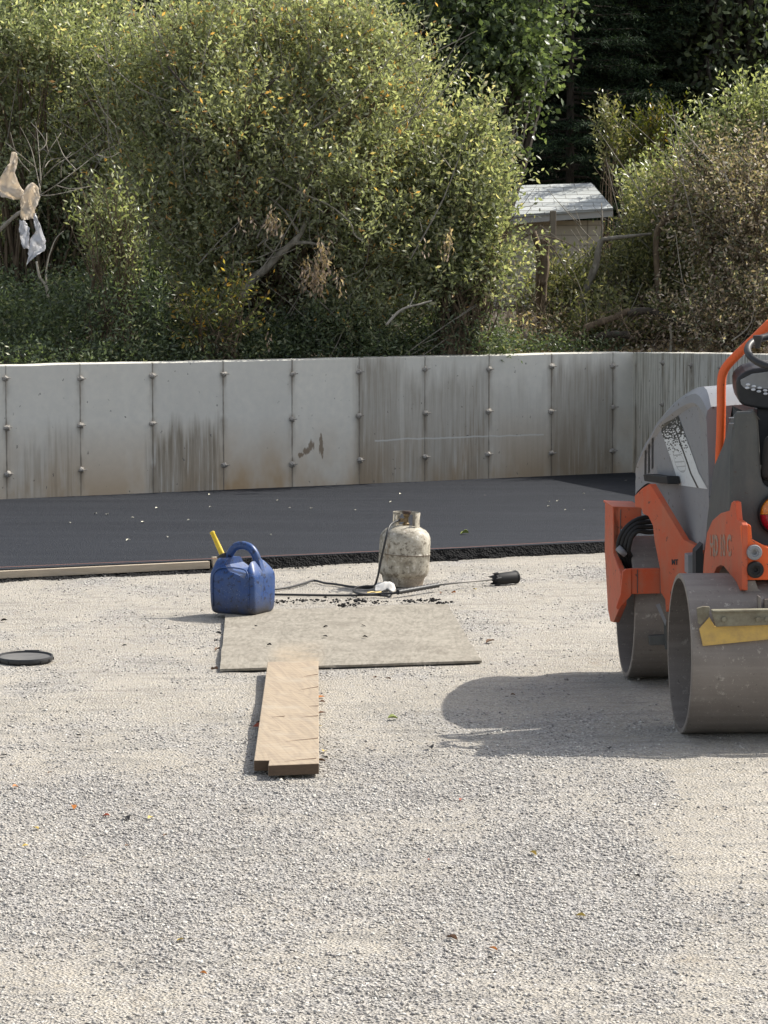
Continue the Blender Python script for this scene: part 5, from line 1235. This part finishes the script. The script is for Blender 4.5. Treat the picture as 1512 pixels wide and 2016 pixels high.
tr_ = t.n('BsdfTranslucent'); tr_.inputs[0].default_value = (.9, .8, .66, 1); mx = t.n('MixShader'); mx.inputs[0].default_value = .5; t.l(t.b.outputs[0], mx.inputs[1]); t.l(tr_.outputs[0], mx.inputs[2]); t.l(mx.outputs[0], t.out.inputs[0])
def film(name, rows, mat, label, seed, Y=24.3, amp=.007):
    pts = [[P(x, y, Y + .045 * math.sin(i * 1.9 + j * 2.3 + seed)) for j, (x, y) in enumerate(r)] for i, r in enumerate(rows)]
    return rag(name, pts, .0015, mat, label, 'plastic sheet', 4, amp, seed=seed)
film('torn_plastic', [[(23, 300), (29, 299), (35, 303)], [(18, 320), (27, 320), (34, 322)], [(6, 340), (18, 345), (29, 340)], [(-6, 362), (12, 366), (38, 362)], [(-6, 372), (22, 380), (48, 378)], [(3, 388), (32, 394), (58, 388)]], M_film2, 'torn cream plastic sheet snagged on the bare branches, the upper of the two', 1)
film('torn_plastic', [[(63, 359), (70, 362), (77, 372)], [(48, 372), (62, 378), (77, 392)], [(40, 400), (56, 404), (72, 408)], [(42, 432), (54, 433), (66, 430)]], M_film2, 'crumpled grey plastic wrapped round the branch fork between the cream and white sheets', 2)
film('torn_plastic', [[(66, 418), (69, 421), (72, 428)], [(66, 440), (73, 442), (80, 444)], [(70, 455), (80, 460), (88, 468)], [(60, 470), (75, 475), (90, 482)], [(57, 490), (70, 490), (87, 494)], [(54, 508), (62, 506), (73, 502)], [(52, 523), (54, 519), (58, 515)]], M_film, 'torn white plastic strip hanging lowest at the left edge, its end pointing down', 3)
film('torn_plastic', [[(39, 434), (48, 434), (52, 440)], [(38, 450), (48, 452), (58, 450)], [(40, 470), (50, 468), (57, 468)], [(45, 489), (50, 490), (56, 490)]], M_film, 'small greyish white plastic strip hanging just left of the longest strip', 4)

# right hand side: snag, bent trunks, logs, tangle
limb('broken_snag', 'brown splintered dead snag standing left of the bent trunks by the shed', [(1072, 720, 28.0), (1066, 640, 28.0), (1063, 560, 28.0), (1062, 500, 28.0), (1050, 455, 28.0)], .052, .028, B_brown, kids=[([(1066, 560, 27.9), (1074, 520, 27.9), (1068, 470, 27.9)], .05, .03), ([(1070, 600, 27.9), (1073, 540, 27.9), (1078, 480, 27.9), (1072, 468, 27.9)], .03, .012), ([(1066, 470, 27.9), (1090, 490, 27.8), (1120, 540, 27.8), (1150, 575, 27.8)], .006, .004), ([(1060, 462, 27.9), (1110, 475, 27.8), (1150, 500, 27.8)], .006, .003)])
limb('bent_trunk', 'pale lichened bent trunk bending right in front of the shed', [(1140, 700, 28.2), (1140, 620, 28.2), (1150, 575, 28.2), (1172, 525, 28.2), (1182, 478, 28.2), (1200, 470, 28.2), (1240, 465, 28.2), (1285, 460, 28.2)], .05, .012, B_grey, kids=[([(1182, 480, 28.2), (1186, 450, 28.2), (1184, 400, 28.3)], .012, .005)])
limb('bent_trunk', 'brown bent trunk rising then leaning right into the dead bush', [(1295, 700, 27.8), (1288, 640, 27.8), (1296, 580, 27.8), (1292, 500, 27.8), (1296, 450, 27.8), (1325, 425, 27.8), (1370, 412, 27.8), (1400, 395, 27.9)], .036, .02, B_brown, kids=[([(1296, 450, 27.8), (1310, 420, 27.8), (1325, 405, 27.9), (1330, 350, 28), (1322, 330, 28)], .018, .006), ([(1288, 560, 27.8), (1278, 600, 27.8), (1272, 640, 27.7)], .01, .006)])
limb('fallen_log', 'dark fallen log sloping down to the right above the wall', [(1235, 618, 27.0), (1270, 612, 27.0), (1300, 620, 27.0), (1340, 640, 27.0), (1375, 655, 27.0), (1420, 655, 27.0), (1480, 662, 27.0)], .036, .022, B_dark, cat='log')
limb('fallen_log', 'mossy broken log end sloping down to the left above the wall', [(1240, 610, 27.0), (1210, 625, 27.0), (1180, 635, 27.0), (1150, 647, 27.0)], .026, .034, B_brown, cat='log')
limb('fallen_log', 'short rotten log lying low just above the wall top', [(1240, 660, 26.9), (1210, 658, 26.9), (1168, 664, 26.9)], .034, .028, B_dark, cat='log')
limb('forked_stick', 'pale forked stick leaning below the fallen log', [(1318, 700, 26.9), (1322, 670, 26.9), (1318, 640, 26.9)], .014, .010, B_pale)
# fence posts
t = NT('post_wood'); co = t.coord(scale=(1, 1, .2)); M_post = t.fin(t.mix(t.noise(co, 30, 4), (.16, .13, .10), (.30, .26, .20)), .9)
for x, y0, y1, wpx, Y, lb in ((1022, 588, 720, 12, 29, 'square wooden post at the edge of the bright green shrub'), (1088, 415, 700, 12, 33, 'tall grey post standing in front of the shed')):
    mb = MB(); a, b = P(x, y0, Y), P(x, y1, Y); s = wpx / FPX * Y; mb.box((a + b) / 2, (s, s, (a - b).length)); o = mb.build('fence_post', M_post, origin=b, bevel=.006); tag(o, lb, 'post')
# tangles
grow('tangled_shrub', 'olive tangle of leafy stems in front of the shed, behind the bent trunks', 'shrub', P(1200, 710, 28.8),
     [(1130, 580, 28.8, 80, 60, .6), (1240, 540, 29.0, 80, 60, .6), (1150, 650, 27.6, 100, 30, .5), (1290, 660, 27.5, 110, 25, .4), (1200, 620, 28.6, 110, 60, .5), (1320, 530, 28.8, 90, 110, .6), (1350, 420, 29.0, 70, 80, .6), (1265, 470, 29.5, 40, 30, .4), (1330, 620, 28.5, 100, 70, .5)], 4400, L_oliv, leaf=(.055, .022), seed=20, sub=16, subr=.25, twigs=400, skip=.3, barkm=B_brown, sticks=90)
grow('tangled_shrub', 'greener leafy patch in the shade between the brown bent trunk and the dead bush', 'shrub', P(1370, 700, 29.4), [(1370, 520, 29.4, 80, 90, .5), (1300, 560, 29.6, 70, 90, .5), (1400, 600, 29.0, 80, 80, .5)], 1000, L_map, leaf=(.055, .024), seed=21, sub=14, subr=.25, twigs=90)
grow('pale_leaf_bush', 'bush with glinting pale leaves at the right end of the shed roof', 'bush', P(1230, 600, 30.5), [(1235, 430, 30.5, 30, 30, .3), (1280, 410, 30.5, 50, 30, .4), (1330, 370, 30.5, 45, 40, .4)], 380, L_pale, leaf=(.062, .026), seed=22, sub=12, subr=.22, twigs=60)
grow('dead_vine_bush', 'big bush of dead pinkish brown vine leaves at the right edge behind the roller', 'bush', P(1460, 710, 27.4),
     [(1450, 350, 27.8, 80, 60, .6), (1480, 450, 27.5, 80, 120, .7), (1400, 420, 27.8, 60, 90, .5), (1500, 590, 27.2, 90, 100, .6), (1420, 640, 27.0, 70, 50, .4), (1560, 400, 27.8, 80, 160, .7)], 3600, L_vine, leaf=(.046, .020), seed=23, sticks=70, sub=14, subr=.3, twigs=420, skip=.2, barkm=B_brown, droop=.15, upw=.4)
grow('privet_shrub', 'pale green shrub top rising above the dead vine bush at the right edge', 'shrub', P(1500, 600, 28.6), [(1410, 285, 28.6, 35, 25, .3), (1470, 245, 28.6, 45, 25, .3), (1530, 235, 28.6, 45, 40, .4), (1380, 310, 28.6, 30, 25, .3), (1500, 300, 28.5, 55, 40, .4)], 560, L_pale, leaf=(.062, .026), seed=24, sub=12, subr=.2, twigs=90, upw=1.2)
# dead stems and leaf litter low on the right
lf = Leaves(); n = 2600
xs = rng.uniform(1000, 1520, n); ys = 700 - 85 * rng.random(n) ** 1.6 * (1 + .6 * (xs > 1350)); S0 = np.array([P(a, b, c) for a, b, c in zip(xs, ys, rng.uniform(26.9, 28.4, n))])
lf.add(S0, unit(rng.normal(size=(n, 3))), .055, .024, rng.random(n))
n = 2500; xs = rng.uniform(960, 1520, n); Y = rng.uniform(26.6, 29, n); S0 = np.array([[(x - 756) / FPX * y, y, 1.12 + .035 * (y - 26.5) + random.uniform(0, .05)] for x, y in zip(xs, Y)])
lf.add(S0, unit(rng.normal(size=(n, 3)) * np.array([1, 1, .3])), .06, .03, rng.random(n))
o = lf.build('leaf_litter', L_dead, None, origin=P(1250, 690, 27)); tag(o, 'brown dead leaves caught along the bank behind the wall', 'leaf litter', kind='stuff')
mb = MB()
for _ in range(420):
    x = random.uniform(800, 1500); y = random.uniform(600, 705); Y = random.uniform(26.6, 28.2); a = random.gauss(1.4, .6); l = random.uniform(20, 80)
    p0 = P(x, y, Y); p1 = P(x + l * math.cos(a) * .8, y - l * math.sin(a), Y + random.uniform(-.2, .2)); m_ = p0.lerp(p1, .5) + Vector((random.gauss(0, .05), 0, random.gauss(0, .04)))
    mb.tube(catmull([p0, m_, p1], 3), [.0032] * 3 + [.0022] * 3 + [.0012], 4)
o = mb.build('dead_twigs', B_brown, origin=P(1200, 690, 27)); tag(o, 'thicket of thin dead twigs along the bank behind the wall', 'twigs', kind='stuff')

# shed
shed = empty('garden_shed', P(1090, 560, 36), label='small pale shed with a sunlit shingle roof half hidden in the shrubs', cat='shed')
t = NT('shed_siding'); co = t.coord(); xyz = t.sep(co)
gz = t.math('PINGPONG', xyz[2], .06); gx_ = t.math('PINGPONG', xyz[0], .19)
c = t.mix(t.noise(co, 5, 5, .7), (.48, .43, .34), (.64, .59, .50)); c = t.mix(t.mrange(gz, 0, .010, .6, 0), c, (.10, .085, .06)); c = t.mix(t.mrange(gx_, 0, .014, .7, 0), c, (.10, .085, .06))
M_side = t.fin(c, .9)
t = NT('roof_shingles'); co = t.coord(); br = t.n('TexBrick'); t.l(t.coord(rot=(R_(90), 0, 0)), br.inputs['Vector']); br.inputs['Scale'].default_value = 1; br.inputs['Brick Width'].default_value = .30; br.inputs['Row Height'].default_value = .05; br.inputs['Mortar Size'].default_value = .004
br.inputs['Color1'].default_value = (.52, .54, .53, 1); br.inputs['Color2'].default_value = (.38, .40, .39, 1); br.inputs['Mortar'].default_value = (.20, .20, .19, 1)
c = t.mix(t.mrange(t.noise(co, 7, 4), .45, .7, 0, .35), br.outputs[0], (.24, .24, .21)); M_roof = t.fin(c, .85, t.bump(br.outputs[1], .4, .01))
e0, e1 = P(905, 431, 35.6), P(1207, 409, 35.2); r0, r1 = P(930, 368, 37.2), P(1164, 360, 36.8)
bk0, bk1 = Vector((e0.x, 38.8, e0.z)), Vector((e1.x, 38.4, e1.z))
def slab(mb, pts, th=.03): mb.prism(pts, (0, 0, -th))
mb = MB(); slab(mb, [e0, e1, r1, r0]); slab(mb, [e1 + Vector((0, .01, 0)), bk1, r1 + Vector((.01, 0, 0))]); slab(mb, [bk1, bk0, r0, r1]); slab(mb, [bk0, e0, r0]); mb.build('roof', M_roof, shed)
dx = (e1 - e0).normalized(); mb = MB(); f0, f1 = e0 + Vector((0, .02, -.03)), e1 + Vector((0, .02, -.03))
mb.prism([f0, f1, f1 - Vector((0, 0, .075)), f0 - Vector((0, 0, .075))], (0, .03, 0)); t = NT('fascia'); mb.build('fascia', t.fin((.5, .5, .48), .7), shed)
mb = MB(); a, b = e0 + Vector((.12, .3, 0)), e1 + Vector((-.12, .3, 0)); zb_ = 1.3
mb.prism([Vector((a.x, a.y, zb_)), Vector((b.x, b.y, zb_)), Vector((b.x, bk1.y - .3, zb_)), Vector((a.x, bk0.y - .3, zb_))], (0, 0, min(a.z, b.z) - zb_ - .02)); mb.build('shed_wall', M_side, shed)

# taller trees
def pt(x, y, Y): return (x, y, Y)
grow('maple_tree', 'dark green maple crown leaning in from the top centre behind the shrubs', 'tree', P(900, 760, 33),
     [(900, 60, 33, 120, 110, 1.0), (1000, 50, 33, 70, 70, .8), (930, 180, 33, 100, 80, .8), (1020, 110, 32.6, 50, 40, .6), (850, 250, 33, 100, 80, .7), (760, 30, 33.5, 150, 90, .9), (930, -130, 34, 260, 120, 1.6)], 4600, L_map, leaf=(.082, .056), step=.06, slen=(.3, .6), seed=30, sub=14, subr=.4, upw=.2, droop=.2, stem_r=.09, barkm=B_dark, twigs=80)
def conifer(base_px, Y, h, rad, seed, label):
    b0 = P(base_px, 700, Y); b0.z = 1.4; root = empty('conifer_tree', b0, label=label, cat='conifer', group='dark conifers behind the shed')
    lf = Leaves(); mb = MB(); r_ = random.Random(seed)
    mb.tube([b0, b0 + Vector((0, 0, h))], [.07, .02], 8)
    z = .3
    while z < h - .2:
        R0 = rad * (1 - z / h) ** .75 + .15
        for k in range(9):
            a = r_.uniform(0, 6.28); L = R0 * r_.uniform(.7, 1.1); d = Vector((math.cos(a), math.sin(a), -.12)); s = b0 + Vector((0, 0, z + r_.uniform(-.1, .1)))
            pts = [s, s + d * L * .5 + Vector((0, 0, .02)), s + d * L + Vector((0, 0, .10 * L))]; mb.tube(pts, [.02, .012, .004], 4)
            m = int(26 * L) + 6; f = rng.random(m) ** .7; base = np.array([list(pts[0].lerp(pts[2], x)) for x in f]); side = rng.choice([-1, 1], m)
            dn_ = np.array([[d.x * .6 - d.y * s_, d.y * .6 + d.x * s_, -.22] for s_ in side]) + rng.normal(0, .15, (m, 3))
            n_ = 12; tt = np.linspace(0, 1, n_)
            Lb = (.42 * (1 - f * .55))[:, None, None] * tt[None, :, None]; pp = (base[:, None] + unit(dn_)[:, None] * Lb).reshape(-1, 3)
            dd_ = unit(np.repeat(unit(dn_), n_, 0) + rng.normal(0, .55, (m * n_, 3))); lf.add(pp, dd_, .075, .016, rng.random(m * n_))
        z += .24
    lf.build('foliage', L_con, root); mb.build('trunk', B_dark, root)
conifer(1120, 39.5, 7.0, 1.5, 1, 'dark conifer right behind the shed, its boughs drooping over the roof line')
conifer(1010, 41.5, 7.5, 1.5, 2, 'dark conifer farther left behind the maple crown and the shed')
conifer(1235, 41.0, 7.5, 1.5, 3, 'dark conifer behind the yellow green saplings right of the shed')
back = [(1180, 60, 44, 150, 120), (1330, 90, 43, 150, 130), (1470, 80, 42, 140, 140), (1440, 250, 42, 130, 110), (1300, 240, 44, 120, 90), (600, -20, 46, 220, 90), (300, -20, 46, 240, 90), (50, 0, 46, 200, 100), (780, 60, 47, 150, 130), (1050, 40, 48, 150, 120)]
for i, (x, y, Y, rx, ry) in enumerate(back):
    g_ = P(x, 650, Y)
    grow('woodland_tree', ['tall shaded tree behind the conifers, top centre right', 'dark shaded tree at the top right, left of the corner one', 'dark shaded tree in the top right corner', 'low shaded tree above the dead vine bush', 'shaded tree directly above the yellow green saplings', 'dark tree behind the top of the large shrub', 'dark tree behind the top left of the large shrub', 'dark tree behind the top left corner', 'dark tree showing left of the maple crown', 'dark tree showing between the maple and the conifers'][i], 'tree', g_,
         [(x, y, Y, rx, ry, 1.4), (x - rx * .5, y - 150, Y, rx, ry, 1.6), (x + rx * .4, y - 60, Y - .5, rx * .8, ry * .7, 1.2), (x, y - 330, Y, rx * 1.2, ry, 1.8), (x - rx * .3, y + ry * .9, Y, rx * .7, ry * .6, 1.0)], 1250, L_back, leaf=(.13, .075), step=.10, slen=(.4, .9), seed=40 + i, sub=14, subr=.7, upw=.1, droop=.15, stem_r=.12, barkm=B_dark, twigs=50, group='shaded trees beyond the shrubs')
grow('yellow_green_sapling', 'yellow green sapling with dimmed leaf colour, the wider one right of the shed', 'sapling', P(1280, 560, 36), [(1275, 290, 36, 32, 30, .3), (1260, 330, 36, 30, 30, .3), (1298, 262, 36, 18, 25, .2)], 200, L_ylg, leaf=(.07, .028), seed=60, stem_r=.012, sub=10, subr=.22, upw=1.8, twigs=40)
grow('yellow_green_sapling', 'slim reddish tipped sapling just right of the conifer', 'sapling', P(1200, 560, 37), [(1198, 255, 37, 14, 30, .15), (1200, 310, 37, 22, 40, .2)], 90, L_oliv, leaf=(.07, .028), seed=61, stem_r=.008, sub=6, subr=.16, upw=1.8, twigs=20)
# far wood closing the view
lf = Leaves(); n = 26000
x = rng.uniform(-16, 18, n); y = rng.uniform(52, 60, n); z = rng.uniform(2, 13.5, n); S0 = np.stack([x, y, z], 1)
lf.add(S0, unit(rng.normal(size=(n, 3))), .42, .30, rng.random(n) * .6)
o = lf.build('distant_wood', L_back, None, origin=(0, 55, 2)); tag(o, 'dark mass of woodland far behind the trees', 'woodland', kind='stuff')
